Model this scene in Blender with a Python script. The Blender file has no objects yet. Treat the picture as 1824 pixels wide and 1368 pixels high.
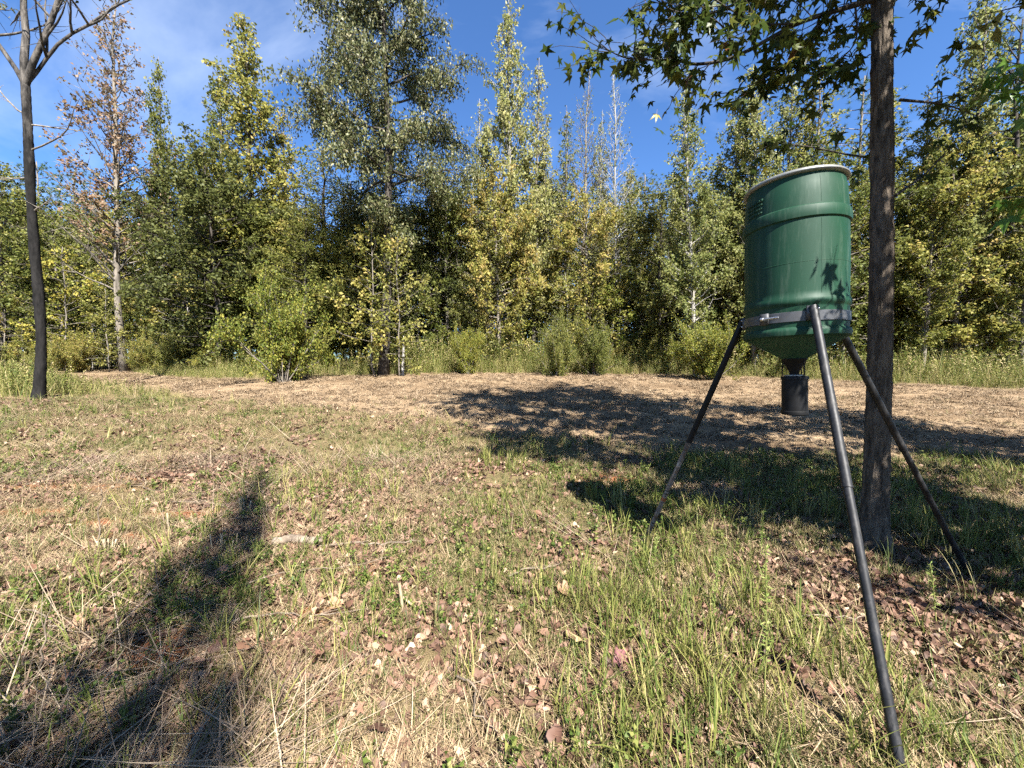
import bpy, math, random
import numpy as np
from mathutils import Vector, Matrix, Euler

# ------------------------------------------------------------------ scene, camera, sky, sun
S = bpy.context.scene
COL = S.collection
R = math.radians
CAM_H = 1.6
F_PX = 690.0                      # focal length for an 1824 px wide frame
PITCH = 2.4
SUN_EL, SUN_AZ = 48.0, -22.0      # shadows run towards azimuth -22 (left of straight ahead)

cam_d = bpy.data.cameras.new('camera'); cam = bpy.data.objects.new('camera', cam_d); COL.objects.link(cam)
cam_d.sensor_width = 36.0; cam_d.lens = 36.0 * F_PX / 1824.0
cam_d.clip_start = 0.05; cam_d.clip_end = 2000
cam.location = (0, 0, CAM_H); cam.rotation_euler = (R(90 - PITCH), 0, 0)
S.camera = cam

W = bpy.data.worlds.new('World'); S.world = W; W.use_nodes = True
wn, wl = W.node_tree.nodes, W.node_tree.links
wn.clear()
sky = wn.new('ShaderNodeTexSky'); sky.sky_type = 'NISHITA'; sky.sun_disc = False
sky.sun_elevation = R(SUN_EL); sky.sun_rotation = R(180 + SUN_AZ)
sky.altitude = 300; sky.air_density = 1.0; sky.dust_density = 0.2; sky.ozone_density = 3.0
tint = wn.new('ShaderNodeMix'); tint.data_type = 'RGBA'; tint.blend_type = 'MULTIPLY'; tint.inputs[0].default_value = 1.0
tint.inputs[7].default_value = (0.60, 0.85, 1.14, 1)
wl.new(sky.outputs[0], tint.inputs[6])
tc = wn.new('ShaderNodeTexCoord')
mp = wn.new('ShaderNodeMapping'); mp.inputs['Rotation'].default_value = (0.5, 0.35, 0.4); mp.inputs['Scale'].default_value = (1.2, 3.2, 2.6)
mp.inputs['Location'].default_value = (0.35, 0.1, 0.0)
nz = wn.new('ShaderNodeTexNoise'); nz.noise_dimensions = '4D'; nz.inputs['W'].default_value = 12.33; nz.inputs['Scale'].default_value = 1.5; nz.inputs['Detail'].default_value = 7; nz.inputs['Roughness'].default_value = 0.55
nz.inputs['Distortion'].default_value = 0.5
rp = wn.new('ShaderNodeValToRGB'); rp.color_ramp.elements[0].position = 0.49; rp.color_ramp.elements[1].position = 0.85
rp.color_ramp.elements[0].color = (0, 0, 0, 1); rp.color_ramp.elements[1].color = (0.5, 0.5, 0.5, 1)
cl = wn.new('ShaderNodeMix'); cl.data_type = 'RGBA'
cl.inputs[7].default_value = (6.5, 7.3, 8.4, 1)
bg = wn.new('ShaderNodeBackground'); bg.inputs[1].default_value = 0.05
wo = wn.new('ShaderNodeOutputWorld')
wl.new(tc.outputs['Generated'], mp.inputs[0]); wl.new(mp.outputs[0], nz.inputs['Vector']); wl.new(nz.outputs[0], rp.inputs[0])
wl.new(rp.outputs[0], cl.inputs[0]); wl.new(tint.outputs[2], cl.inputs[6]); wl.new(cl.outputs[2], bg.inputs[0]); wl.new(bg.outputs[0], wo.inputs[0])

sun_d = bpy.data.lights.new('sun', 'SUN'); sun_d.energy = 5.0; sun_d.angle = R(0.53); sun_d.color = (1.0, 0.965, 0.90)
sun = bpy.data.objects.new('sun', sun_d); COL.objects.link(sun); sun.location = (10, -20, 20)
az, el = R(SUN_AZ), R(SUN_EL)
SUNDIR = Vector((math.sin(az) * math.cos(el), math.cos(az) * math.cos(el), -math.sin(el)))
sun.rotation_euler = SUNDIR.to_track_quat('-Z', 'Y').to_euler()

S.render.engine = 'CYCLES'
S.view_settings.view_transform = 'Standard'; S.view_settings.look = 'None'
S.view_settings.exposure = 2.2; S.view_settings.gamma = 1.0; S.view_settings.use_curve_mapping = False
cy = S.cycles
cy.max_bounces = 5; cy.diffuse_bounces = 3; cy.glossy_bounces = 2; cy.transmission_bounces = 3; cy.transparent_max_bounces = 4
cy.caustics_reflective = False; cy.caustics_refractive = False
cy.sample_clamp_indirect = 4.0
cy.use_denoising = False
cy.use_adaptive_sampling = True; cy.adaptive_threshold = 0.03

# ------------------------------------------------------------------ helpers
rng = np.random.default_rng(7)
random.seed(7)

def tag(o, label=None, cat=None, group=None, kind=None):
    if label: o['label'] = label
    if cat: o['category'] = cat
    if group: o['group'] = group
    if kind: o['kind'] = kind
    return o

def empty(name, loc=(0, 0, 0), rz=0.0):
    o = bpy.data.objects.new(name, None); COL.objects.link(o)
    o.location = loc; o.rotation_euler = (0, 0, rz); o.empty_display_size = 0.2
    return o

def mesh_obj(name, me, parent=None, mat=None, link=True):
    o = bpy.data.objects.new(name, me)
    if link: COL.objects.link(o)
    if parent is not None: o.parent = parent
    if mat is not None:
        if len(me.materials) == 0: me.materials.append(mat)
        elif me.materials[0] != mat:
            o.material_slots[0].link = 'OBJECT'; o.material_slots[0].material = mat
    return o

class MB:
    """collects vertices, triangles and quads with one float per face, builds one mesh"""
    def __init__(s): s.V, s.Q, s.T, s.tq, s.tt, s.n = [], [], [], [], [], 0
    def add(s, v, q=None, t=None, val=0.5):
        v = np.asarray(v, float).reshape(-1, 3)
        if q is not None and len(q):
            q = np.asarray(q, int).reshape(-1, 4); s.Q.append(q + s.n)
            s.tq.append(np.broadcast_to(np.asarray(val, float), (len(q),)) if np.ndim(val) == 0 else np.asarray(val, float))
        if t is not None and len(t):
            t = np.asarray(t, int).reshape(-1, 3); s.T.append(t + s.n)
            s.tt.append(np.broadcast_to(np.asarray(val, float), (len(t),)) if np.ndim(val) == 0 else np.asarray(val, float)[:len(t)])
        s.V.append(v); s.n += len(v)
    def mesh(s, name, smooth=False):
        me = bpy.data.meshes.new(name)
        V = np.concatenate(s.V) if s.V else np.zeros((0, 3))
        Q = np.concatenate(s.Q) if s.Q else np.zeros((0, 4), int)
        T = np.concatenate(s.T) if s.T else np.zeros((0, 3), int)
        nq, nt = len(Q), len(T)
        me.vertices.add(len(V)); me.vertices.foreach_set('co', V.astype(np.float32).ravel())
        me.loops.add(nq * 4 + nt * 3)
        me.loops.foreach_set('vertex_index', np.concatenate([Q.ravel(), T.ravel()]).astype(np.int32))
        me.polygons.add(nq + nt)
        st = np.concatenate([np.arange(nq) * 4, nq * 4 + np.arange(nt) * 3]).astype(np.int32)
        me.polygons.foreach_set('loop_start', st)
        tot = np.concatenate([np.full(nq, 4), np.full(nt, 3)]).astype(np.int32)
        try: me.polygons.foreach_set('loop_total', tot)
        except Exception: pass
        if smooth: me.polygons.foreach_set('use_smooth', np.ones(nq + nt, bool))
        me.update(calc_edges=True)
        a = me.attributes.new('t', 'FLOAT', 'FACE')
        vals = np.concatenate([*(s.tq or []), *(s.tt or [])]) if (s.tq or s.tt) else np.zeros(0)
        a.data.foreach_set('value', vals.astype(np.float32))
        me.validate()
        return me

def tube(mb, P, rad, n=6, cap=True, val=0.5, wob=None):
    P = np.asarray(P, float); k = len(P); rad = np.broadcast_to(np.asarray(rad, float), (k,))
    D = np.gradient(P, axis=0); D /= (np.linalg.norm(D, axis=1, keepdims=True) + 1e-9)
    ref = np.array([0, 0, 1.0]) if abs(D[0, 2]) < 0.8 else np.array([1.0, 0, 0])
    A = np.cross(D, ref); A /= (np.linalg.norm(A, axis=1, keepdims=True) + 1e-9); B = np.cross(D, A)
    th = np.linspace(0, 2 * np.pi, n, endpoint=False)
    rr = rad[:, None] * (np.ones((k, n)) if wob is None else wob)
    V = P[:, None, :] + rr[:, :, None] * (np.cos(th)[None, :, None] * A[:, None, :] + np.sin(th)[None, :, None] * B[:, None, :])
    i = np.arange(k - 1)[:, None]; j = np.arange(n)[None, :]; j2 = (j + 1) % n
    Q = np.stack([i * n + j, i * n + j2, (i + 1) * n + j2, (i + 1) * n + j], -1).reshape(-1, 4)
    V = V.reshape(-1, 3); T = None
    if cap:
        c = len(V); V = np.vstack([V, P[:1], P[-1:]])
        jj = np.arange(n); a = np.stack([jj, np.full(n, c), (jj + 1) % n], -1)
        b = np.stack([(k - 1) * n + jj, (k - 1) * n + (jj + 1) % n, np.full(n, c + 1)], -1)
        T = np.vstack([a, b])
    mb.add(V, Q, None, val)
    if T is not None:
        mb.T.append(T + mb.n - len(V)); mb.tt.append(np.full(len(T), float(val)))

def lathe(mb, prof, n=48, val=0.5):
    prof = np.asarray(prof, float); k = len(prof)
    th = np.linspace(0, 2 * np.pi, n, endpoint=False)
    V = np.stack([prof[:, 0, None] * np.cos(th), prof[:, 0, None] * np.sin(th), np.repeat(prof[:, 1, None], n, 1)], -1).reshape(-1, 3)
    i = np.arange(k - 1)[:, None]; j = np.arange(n)[None, :]; j2 = (j + 1) % n
    Q = np.stack([i * n + j, i * n + j2, (i + 1) * n + j2, (i + 1) * n + j], -1).reshape(-1, 4)
    mb.add(V, Q, None, val)

def box(mb, c, s, M=None, val=0.5):
    c = np.array(c, float); s = np.array(s, float) / 2
    v = np.array([[x, y, z] for x in (-1, 1) for y in (-1, 1) for z in (-1, 1)], float) * s
    if M is not None: v = v @ np.array(M).T
    v = v + c
    mb.add(v, [[0, 1, 3, 2], [4, 6, 7, 5], [0, 4, 5, 1], [2, 3, 7, 6], [0, 2, 6, 4], [1, 5, 7, 3]], None, val)

def unit(v): return v / (np.linalg.norm(v, axis=-1, keepdims=True) + 1e-9)

def leaves(mb, P, L, Wd, g, droop=0.4, upn=0.5, outdir=None, outw=0.0, val=None, fold=0.25):
    """folded four-point leaves at points P"""
    n = len(P)
    if n == 0: return
    L = np.broadcast_to(L, (n,))[:, None]; Wd = np.broadcast_to(Wd, (n,))[:, None]
    a = g.normal(size=(n, 3)); a[:, 2] -= droop
    if outdir is not None: a += outw * outdir
    a = unit(a)
    nn = g.normal(size=(n, 3)) * 0.9; nn[:, 2] += upn
    b = unit(np.cross(a, nn)); nn = np.cross(b, a)
    V = np.stack([P, P + a * L * 0.5 + b * Wd * 0.5 + nn * Wd * fold, P + a * L - nn * L * 0.12, P + a * L * 0.5 - b * Wd * 0.5 + nn * Wd * fold], 1).reshape(-1, 3)
    Q = np.arange(n * 4).reshape(-1, 4)
    mb.add(V, Q, None, g.random(n) if val is None else val)

# ------------------------------------------------------------------ lie of the land
def gz(x, y):
    x = np.asarray(x, float); y = np.asarray(y, float)
    sp = lambda u, w: w * np.logaddexp(0, u / w)
    z = 0.078 * sp(y - 5.5, 0.9) - 0.055 * sp(y - 25.0, 2.0)
    z = z + 0.02 * np.sin(x * 1.3 + 0.7) * np.sin(y * 1.1) + 0.012 * np.sin(x * 3.1 + y * 2.3) + 0.009 * np.sin(5.3 * x - 4.1 * y)
    return z
def gzf(x, y): return float(gz(x, y))
def tx(px): return (px - 912.0) / F_PX
def spot(px, Y):
    X = tx(px) * Y
    return X, Y, gzf(X, Y)

FIELD = np.array([(-34, 26), (-15.5, 15.2), (-9.8, 12.6), (-6.2, 10.9), (-3.8, 10.3), (-1.9, 9.6), (-0.2, 8.4), (1.3, 7.4), (3.4, 6.7), (6, 6.4), (9, 6.2), (14, 6.6), (24, 9),
                  (26, 15), (19.5, 15.2), (15, 18.2), (9, 21.2), (3, 22.2), (-3, 22.0), (-9, 20.6), (-14, 18.6), (-20, 21), (-32, 30)], float)
def sdf_poly(P, poly):
    """signed distance, positive inside"""
    d = np.full(len(P), 1e9); ins = np.zeros(len(P), bool)
    for i in range(len(poly)):
        a, b = poly[i], poly[(i + 1) % len(poly)]
        e = b - a; w = P - a
        t = np.clip((w @ e) / (e @ e), 0, 1)
        d = np.minimum(d, np.linalg.norm(w - t[:, None] * e, axis=1))
        c = ((a[1] > P[:, 1]) != (b[1] > P[:, 1])) & (P[:, 0] < (b[0] - a[0]) * (P[:, 1] - a[1]) / (b[1] - a[1] + 1e-12) + a[0])
        ins ^= c
    return np.where(ins, d, -d)
def vnoise(x, y, s, seed=0):
    """smooth value noise in numpy"""
    x = np.asarray(x) * s + 17.3 * seed; y = np.asarray(y) * s - 9.1 * seed
    xi = np.floor(x).astype(int); yi = np.floor(y).astype(int); xf = x - xi; yf = y - yi
    h = lambda a, b: ((np.sin(a * 127.1 + b * 311.7 + seed * 74.7) * 43758.5453) % 1.0)
    u = xf * xf * (3 - 2 * xf); v = yf * yf * (3 - 2 * yf)
    return (h(xi, yi) * (1 - u) + h(xi + 1, yi) * u) * (1 - v) + (h(xi, yi + 1) * (1 - u) + h(xi + 1, yi + 1) * u) * v

# ------------------------------------------------------------------ materials
def newmat(name):
    m = bpy.data.materials.new(name); m.use_nodes = True
    n = m.node_tree.nodes; n.clear()
    out = n.new('ShaderNodeOutputMaterial')
    return m, n, m.node_tree.links, out

def ramp_node(n, stops):
    r = n.new('ShaderNodeValToRGB'); e = r.color_ramp.elements
    while len(e) < len(stops): e.new(0.5)
    for k, (p, c) in enumerate(stops): e[k].position = p; e[k].color = (*c, 1)
    return r

def leaf_mat(name, stops, transl=0.3, rough=0.55, spec=0.18, objvar=0.25, noise=0.0):
    m, n, l, out = newmat(name)
    at = n.new('ShaderNodeAttribute'); at.attribute_name = 't'
    oi = n.new('ShaderNodeObjectInfo')
    ma = n.new('ShaderNodeMath'); ma.operation = 'MULTIPLY_ADD'; ma.inputs[1].default_value = objvar * 2; ma.inputs[2].default_value = -objvar
    l.new(oi.outputs['Random'], ma.inputs[0])
    ad = n.new('ShaderNodeMath'); ad.operation = 'ADD'; l.new(at.outputs['Fac'], ad.inputs[0]); l.new(ma.outputs[0], ad.inputs[1])
    fac = ad.outputs[0]
    if noise > 0:
        tcn = n.new('ShaderNodeTexCoord'); nz = n.new('ShaderNodeTexNoise'); nz.inputs['Scale'].default_value = 0.7; nz.inputs['Detail'].default_value = 2
        l.new(tcn.outputs['Object'], nz.inputs['Vector'])
        m2 = n.new('ShaderNodeMath'); m2.operation = 'MULTIPLY_ADD'; m2.inputs[1].default_value = noise * 2; m2.inputs[2].default_value = -noise
        l.new(nz.outputs[0], m2.inputs[0]); a2 = n.new('ShaderNodeMath'); a2.operation = 'ADD'; l.new(fac, a2.inputs[0]); l.new(m2.outputs[0], a2.inputs[1]); fac = a2.outputs[0]
    rp = ramp_node(n, stops); l.new(fac, rp.inputs[0])
    p = n.new('ShaderNodeBsdfPrincipled'); p.inputs['Roughness'].default_value = rough; p.inputs['Specular IOR Level'].default_value = spec
    t = n.new('ShaderNodeBsdfTranslucent'); mx = n.new('ShaderNodeMixShader'); mx.inputs[0].default_value = transl
    l.new(rp.outputs[0], p.inputs['Base Color']); l.new(rp.outputs[0], t.inputs['Color'])
    l.new(p.outputs[0], mx.inputs[1]); l.new(t.outputs[0], mx.inputs[2]); l.new(mx.outputs[0], out.inputs[0])
    return m

def bark_mat(name, c0, c1, scale=6.0, stretch=0.15, bump=0.6, patch=None, c2=None):
    m, n, l, out = newmat(name)
    tcn = n.new('ShaderNodeTexCoord'); mp = n.new('ShaderNodeMapping'); mp.inputs['Scale'].default_value = (1, 1, stretch)
    l.new(tcn.outputs['Object'], mp.inputs[0])
    nz = n.new('ShaderNodeTexNoise'); nz.inputs['Scale'].default_value = scale; nz.inputs['Detail'].default_value = 6; nz.inputs['Roughness'].default_value = 0.7
    l.new(mp.outputs[0], nz.inputs['Vector'])
    rp = ramp_node(n, [(0.35, c0), (0.65, c1)]); l.new(nz.outputs[0], rp.inputs[0])
    col = rp.outputs[0]
    if c2 is not None:
        n2 = n.new('ShaderNodeTexNoise'); n2.inputs['Scale'].default_value = 1.6; n2.inputs['Detail'].default_value = 3; l.new(tcn.outputs['Object'], n2.inputs['Vector'])
        r2 = ramp_node(n, [(0.5, (0, 0, 0)), (0.62, (1, 1, 1))]); l.new(n2.outputs[0], r2.inputs[0])
        mx = n.new('ShaderNodeMix'); mx.data_type = 'RGBA'; mx.inputs[7].default_value = (*c2, 1)
        l.new(r2.outputs[0], mx.inputs[0]); l.new(col, mx.inputs[6]); col = mx.outputs[2]
    p = n.new('ShaderNodeBsdfPrincipled'); p.inputs['Roughness'].default_value = 0.9; p.inputs['Specular IOR Level'].default_value = 0.15
    l.new(col, p.inputs['Base Color'])
    b = n.new('ShaderNodeBump'); b.inputs['Strength'].default_value = bump; b.inputs['Distance'].default_value = 0.03
    l.new(nz.outputs[0], b.inputs['Height']); l.new(b.outputs[0], p.inputs['Normal']); l.new(p.outputs[0], out.inputs[0])
    return m

def plain_mat(name, col, rough=0.5, metal=0.0, spec=0.5, var=0.12, scale=9.0, dirt=None, bump=0.0, coat=0.0):
    m, n, l, out = newmat(name)
    tcn = n.new('ShaderNodeTexCoord'); nz = n.new('ShaderNodeTexNoise'); nz.inputs['Scale'].default_value = scale; nz.inputs['Detail'].default_value = 5; nz.inputs['Roughness'].default_value = 0.65
    l.new(tcn.outputs['Object'], nz.inputs['Vector'])
    c = np.array(col); d = c * (1 - var) if dirt is None else np.array(dirt)
    rp = ramp_node(n, [(0.40, tuple(d)), (0.62, tuple(np.minimum(c * (1 + var), 1)))]); l.new(nz.outputs[0], rp.inputs[0])
    p = n.new('ShaderNodeBsdfPrincipled'); p.inputs['Roughness'].default_value = rough; p.inputs['Metallic'].default_value = metal; p.inputs['Specular IOR Level'].default_value = spec
    rr = n.new('ShaderNodeMapRange'); rr.inputs[3].default_value = rough + 0.14; rr.inputs[4].default_value = max(rough - 0.1, 0.05)
    l.new(nz.outputs[0], rr.inputs[0]); l.new(rr.outputs[0], p.inputs['Roughness'])
    l.new(rp.outputs[0], p.inputs['Base Color'])
    if bump:
        b = n.new('ShaderNodeBump'); b.inputs['Strength'].default_value = bump; b.inputs['Distance'].default_value = 0.004
        l.new(nz.outputs[0], b.inputs['Height']); l.new(b.outputs[0], p.inputs['Normal'])
    l.new(p.outputs[0], out.inputs[0])
    return m

M = {}
M['lf_yellow'] = leaf_mat('leaf_yellow_green', [(0.0, (0.08, 0.098, 0.019)), (0.45, (0.19, 0.19, 0.042)), (0.8, (0.31, 0.27, 0.07)), (1.0, (0.38, 0.28, 0.10))], noise=0.2, transl=0.45)
M['lf_pale'] = leaf_mat('leaf_pale_green', [(0.0, (0.095, 0.12, 0.035)), (0.5, (0.205, 0.215, 0.065)), (1.0, (0.34, 0.31, 0.13))], noise=0.2, transl=0.45)
M['lf_oak'] = leaf_mat('leaf_oak', [(0.0, (0.05, 0.062, 0.02)), (0.55, (0.115, 0.122, 0.045)), (0.85, (0.20, 0.185, 0.09)), (1.0, (0.28, 0.24, 0.14))], rough=0.5, spec=0.3, noise=0.15, transl=0.3)
M['lf_dark'] = leaf_mat('leaf_dark_green', [(0.0, (0.04, 0.05, 0.014)), (0.6, (0.098, 0.108, 0.03)), (1.0, (0.20, 0.19, 0.06))], noise=0.2, transl=0.4)
M['lf_mid'] = leaf_mat('leaf_mid_green', [(0.0, (0.062, 0.08, 0.017)), (0.5, (0.145, 0.155, 0.036)), (1.0, (0.28, 0.25, 0.07))], noise=0.2, transl=0.42)
M['lf_bright'] = leaf_mat('leaf_bright_bush', [(0.0, (0.09, 0.12, 0.02)), (0.5, (0.20, 0.205, 0.038)), (1.0, (0.34, 0.28, 0.055))], noise=0.2, transl=0.42)
M['lf_brown'] = leaf_mat('leaf_brown_autumn', [(0.0, (0.085, 0.06, 0.03)), (0.4, (0.15, 0.115, 0.05)), (0.7, (0.20, 0.11, 0.065)), (1.0, (0.24, 0.17, 0.11))], noise=0.2)
M['lf_pine'] = leaf_mat('pine_needles', [(0.0, (0.03, 0.055, 0.013)), (0.5, (0.055, 0.09, 0.02)), (1.0, (0.10, 0.13, 0.035))], transl=0.15, noise=0.1)
M['lf_gum'] = leaf_mat('leaf_star', [(0.0, (0.035, 0.055, 0.013)), (0.5, (0.07, 0.085, 0.018)), (0.8, (0.15, 0.14, 0.022)), (0.93, (0.24, 0.20, 0.03)), (1.0, (0.17, 0.08, 0.03))], transl=0.42, objvar=0.35, rough=0.42)
M['lf_gum_bright'] = leaf_mat('leaf_star_bright', [(0.0, (0.06, 0.12, 0.018)), (0.6, (0.10, 0.17, 0.025)), (1.0, (0.15, 0.19, 0.035))], transl=0.35, objvar=0.2, rough=0.35, spec=0.5)
M['bark_grey'] = bark_mat('bark_grey', (0.06, 0.052, 0.042), (0.22, 0.19, 0.155), 9)
M['bark_pale'] = bark_mat('bark_pale', (0.12, 0.115, 0.105), (0.30, 0.29, 0.27), 7)
M['bark_dark'] = bark_mat('bark_dark', (0.018, 0.015, 0.013), (0.07, 0.06, 0.05), 8)
M['bark_left'] = bark_mat('bark_dark_to_pale', (0.004, 0.0037, 0.0036), (0.017, 0.0155, 0.0145), 7, 0.3, 1.0)  # near-black bark colour, blended to grey towards the top below
def pale_top(m_, z0, z1, c0, c1):
    """blends the bark colour to a paler grey high up"""
    n, l = m_.node_tree.nodes, m_.node_tree.links
    p = [q for q in n if q.type == 'BSDF_PRINCIPLED'][0]; nz_ = [q for q in n if q.type == 'TEX_NOISE'][0]; tcn = [q for q in n if q.type == 'TEX_COORD'][0]
    old = p.inputs['Base Color'].links[0].from_socket
    sx = n.new('ShaderNodeSeparateXYZ'); l.new(tcn.outputs['Object'], sx.inputs[0])
    ma = n.new('ShaderNodeMath'); ma.operation = 'MULTIPLY_ADD'; ma.inputs[1].default_value = 6.0; l.new(nz_.outputs[0], ma.inputs[0]); l.new(sx.outputs[2], ma.inputs[2])
    mr = n.new('ShaderNodeMapRange'); mr.inputs[1].default_value = z0; mr.inputs[2].default_value = z1; l.new(ma.outputs[0], mr.inputs[0])
    rp_ = ramp_node(n, [(0.35, c0), (0.62, c1)]); l.new(nz_.outputs[0], rp_.inputs[0])
    mx_ = n.new('ShaderNodeMix'); mx_.data_type = 'RGBA'; l.new(mr.outputs[0], mx_.inputs[0]); l.new(old, mx_.inputs[6]); l.new(rp_.outputs[0], mx_.inputs[7])
    l.new(mx_.outputs[2], p.inputs['Base Color'])
pale_top(M['bark_left'], 11.0, 16.0, (0.02, 0.018, 0.017), (0.13, 0.115, 0.10))
M['bark_limb'] = bark_mat('bark_limb', (0.02, 0.018, 0.016), (0.15, 0.13, 0.115), 5, 0.4)
M['bark_twig'] = bark_mat('bark_twig_pale', (0.14, 0.13, 0.115), (0.30, 0.28, 0.25), 7)
M['bark_gum'] = bark_mat('bark_sweetgum', (0.024, 0.019, 0.015), (0.135, 0.108, 0.082), 26, 0.22, 0.9)

# ------------------------------------------------------------------ ground
def axis(a, b, fine0, fine1, fs, cs):
    out = [fine0]; 
    while out[-1] < fine1: out.append(out[-1] + fs)
    s = cs[0]; q = out[-1]
    while q < b: q += s; s = min(s * 1.25, cs[1]); out.append(q)
    s = cs[0]; q = fine0; pre = []
    while q > a: q -= s; s = min(s * 1.25, cs[1]); pre.append(q)
    return np.array(pre[::-1] + out)
xs = axis(-300, 300, -9, 9, 0.07, (0.12, 20)); ys = axis(-120, 400, 0.6, 11, 0.06, (0.12, 20))
GX, GY = np.meshgrid(xs, ys)
gx, gy = GX.ravel(), GY.ravel()
near = np.exp(-((gx / 9.0) ** 2)) * (gy > 0) * np.exp(-np.maximum(gy - 8, 0) / 3)
sd = sdf_poly(np.stack([gx, gy], 1), FIELD)
field = np.clip(0.5 + (sd + (vnoise(gx, gy, 1.6, 3) - 0.5) * 0.9) / 0.5, 0, 1)
GZ = gz(gx, gy) + near * ((vnoise(gx, gy, 5, 1) - 0.5) * 0.05 + (vnoise(gx, gy, 13, 2) - 0.5) * 0.03)
GZ += field * (np.abs(gx) < 30) * (0.035 * np.sin((gx * 0.35 + gy) * 5.2) + (vnoise(gx, gy, 3.3, 5) - 0.5) * 0.07 + (vnoise(gx, gy, 8, 6) - 0.5) * 0.05)
ny, nx = GX.shape
ii = np.arange(ny - 1)[:, None]; jj = np.arange(nx - 1)[None, :]
GQ = np.stack([ii * nx + jj, ii * nx + jj + 1, (ii + 1) * nx + jj + 1, (ii + 1) * nx + jj], -1).reshape(-1, 4)
mb = MB(); mb.add(np.stack([gx, gy, GZ], 1), GQ)
gme = mb.mesh('ground', smooth=True)
a = gme.attributes.new('field', 'FLOAT', 'POINT'); a.data.foreach_set('value', field.astype(np.float32))
# bare red soil patches (worn ground)
soil = np.zeros(len(gx))
for (px_, Y_, rx, ry) in ((100, 5.0, 0.75, 0.16), (210, 5.35, 0.5, 0.1), (170, 3.9, 0.28, 0.12), (260, 2.15, 0.3, 0.2), (215, 3.6, 0.25, 0.1), (640, 3.0, 0.2, 0.12), (1090, 5.4, 0.5, 0.25), (330, 4.2, 0.4, 0.12), (520, 2.4, 0.22, 0.12), (60, 4.2, 0.5, 0.12)):
    cxp = tx(px_) * Y_
    soil = np.maximum(soil, np.exp(-(((gx - cxp) / rx) ** 2 + ((gy - Y_) / ry) ** 2)))
a = gme.attributes.new('soil', 'FLOAT', 'POINT'); a.data.foreach_set('value', soil.astype(np.float32))
m, n, l, out = newmat('ground_soil')
tcn = n.new('ShaderNodeTexCoord')
def noise_node(scale, det=5, ro=0.6):
    q = n.new('ShaderNodeTexNoise'); q.inputs['Scale'].default_value = scale; q.inputs['Detail'].default_value = det; q.inputs['Roughness'].default_value = ro
    l.new(tcn.outputs['Object'], q.inputs['Vector']); return q
n1, n2, n3 = noise_node(1.1), noise_node(22, 6, 0.7), noise_node(7, 6, 0.7)
litter = ramp_node(n, [(0.3, (0.075, 0.05, 0.028)), (0.5, (0.15, 0.10, 0.056)), (0.7, (0.24, 0.17, 0.095))]); l.new(n2.outputs[0], litter.inputs[0])
moss = ramp_node(n, [(0.35, (0.05, 0.055, 0.02)), (0.65, (0.14, 0.12, 0.05))]); l.new(n3.outputs[0], moss.inputs[0])
mx1 = n.new('ShaderNodeMix'); mx1.data_type = 'RGBA'; l.new(n1.outputs[0], mx1.inputs[0]); l.new(litter.outputs[0], mx1.inputs[6]); l.new(moss.outputs[0], mx1.inputs[7])
fld = ramp_node(n, [(0.3, (0.115, 0.078, 0.048)), (0.5, (0.205, 0.146, 0.09)), (0.72, (0.30, 0.225, 0.145))]); l.new(n2.outputs[0], fld.inputs[0])
af = n.new('ShaderNodeAttribute'); af.attribute_name = 'field'
fb = noise_node(0.55, 4, 0.6); fr = ramp_node(n, [(0.38, (0.62, 0.58, 0.54)), (0.6, (1.08, 1.06, 1.02))]); l.new(fb.outputs[0], fr.inputs[0])
fm = n.new('ShaderNodeMix'); fm.data_type = 'RGBA'; fm.blend_type = 'MULTIPLY'; fm.inputs[0].default_value = 1.0; l.new(fld.outputs[0], fm.inputs[6]); l.new(fr.outputs[0], fm.inputs[7])
mx2 = n.new('ShaderNodeMix'); mx2.data_type = 'RGBA'; l.new(af.outputs['Fac'], mx2.inputs[0]); l.new(mx1.outputs[2], mx2.inputs[6]); l.new(fm.outputs[2], mx2.inputs[7])
red = ramp_node(n, [(0.3, (0.16, 0.052, 0.024)), (0.7, (0.32, 0.115, 0.05))]); l.new(n2.outputs[0], red.inputs[0])
as_ = n.new('ShaderNodeAttribute'); as_.attribute_name = 'soil'
mx3 = n.new('ShaderNodeMix'); mx3.data_type = 'RGBA'; l.new(as_.outputs['Fac'], mx3.inputs[0]); l.new(mx2.outputs[2], mx3.inputs[6]); l.new(red.outputs[0], mx3.inputs[7])
p = n.new('ShaderNodeBsdfPrincipled'); p.inputs['Roughness'].default_value = 0.95; p.inputs['Specular IOR Level'].default_value = 0.1
l.new(mx3.outputs[2], p.inputs['Base Color'])
b = n.new('ShaderNodeBump'); b.inputs['Strength'].default_value = 0.9; b.inputs['Distance'].default_value = 0.05
l.new(n2.outputs[0], b.inputs['Height']); l.new(b.outputs[0], p.inputs['Normal']); l.new(p.outputs[0], out.inputs[0])
ground = mesh_obj('ground', gme, None, m); tag(ground, 'uneven brown ground rising gently to the wood edge', kind='structure')

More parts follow.
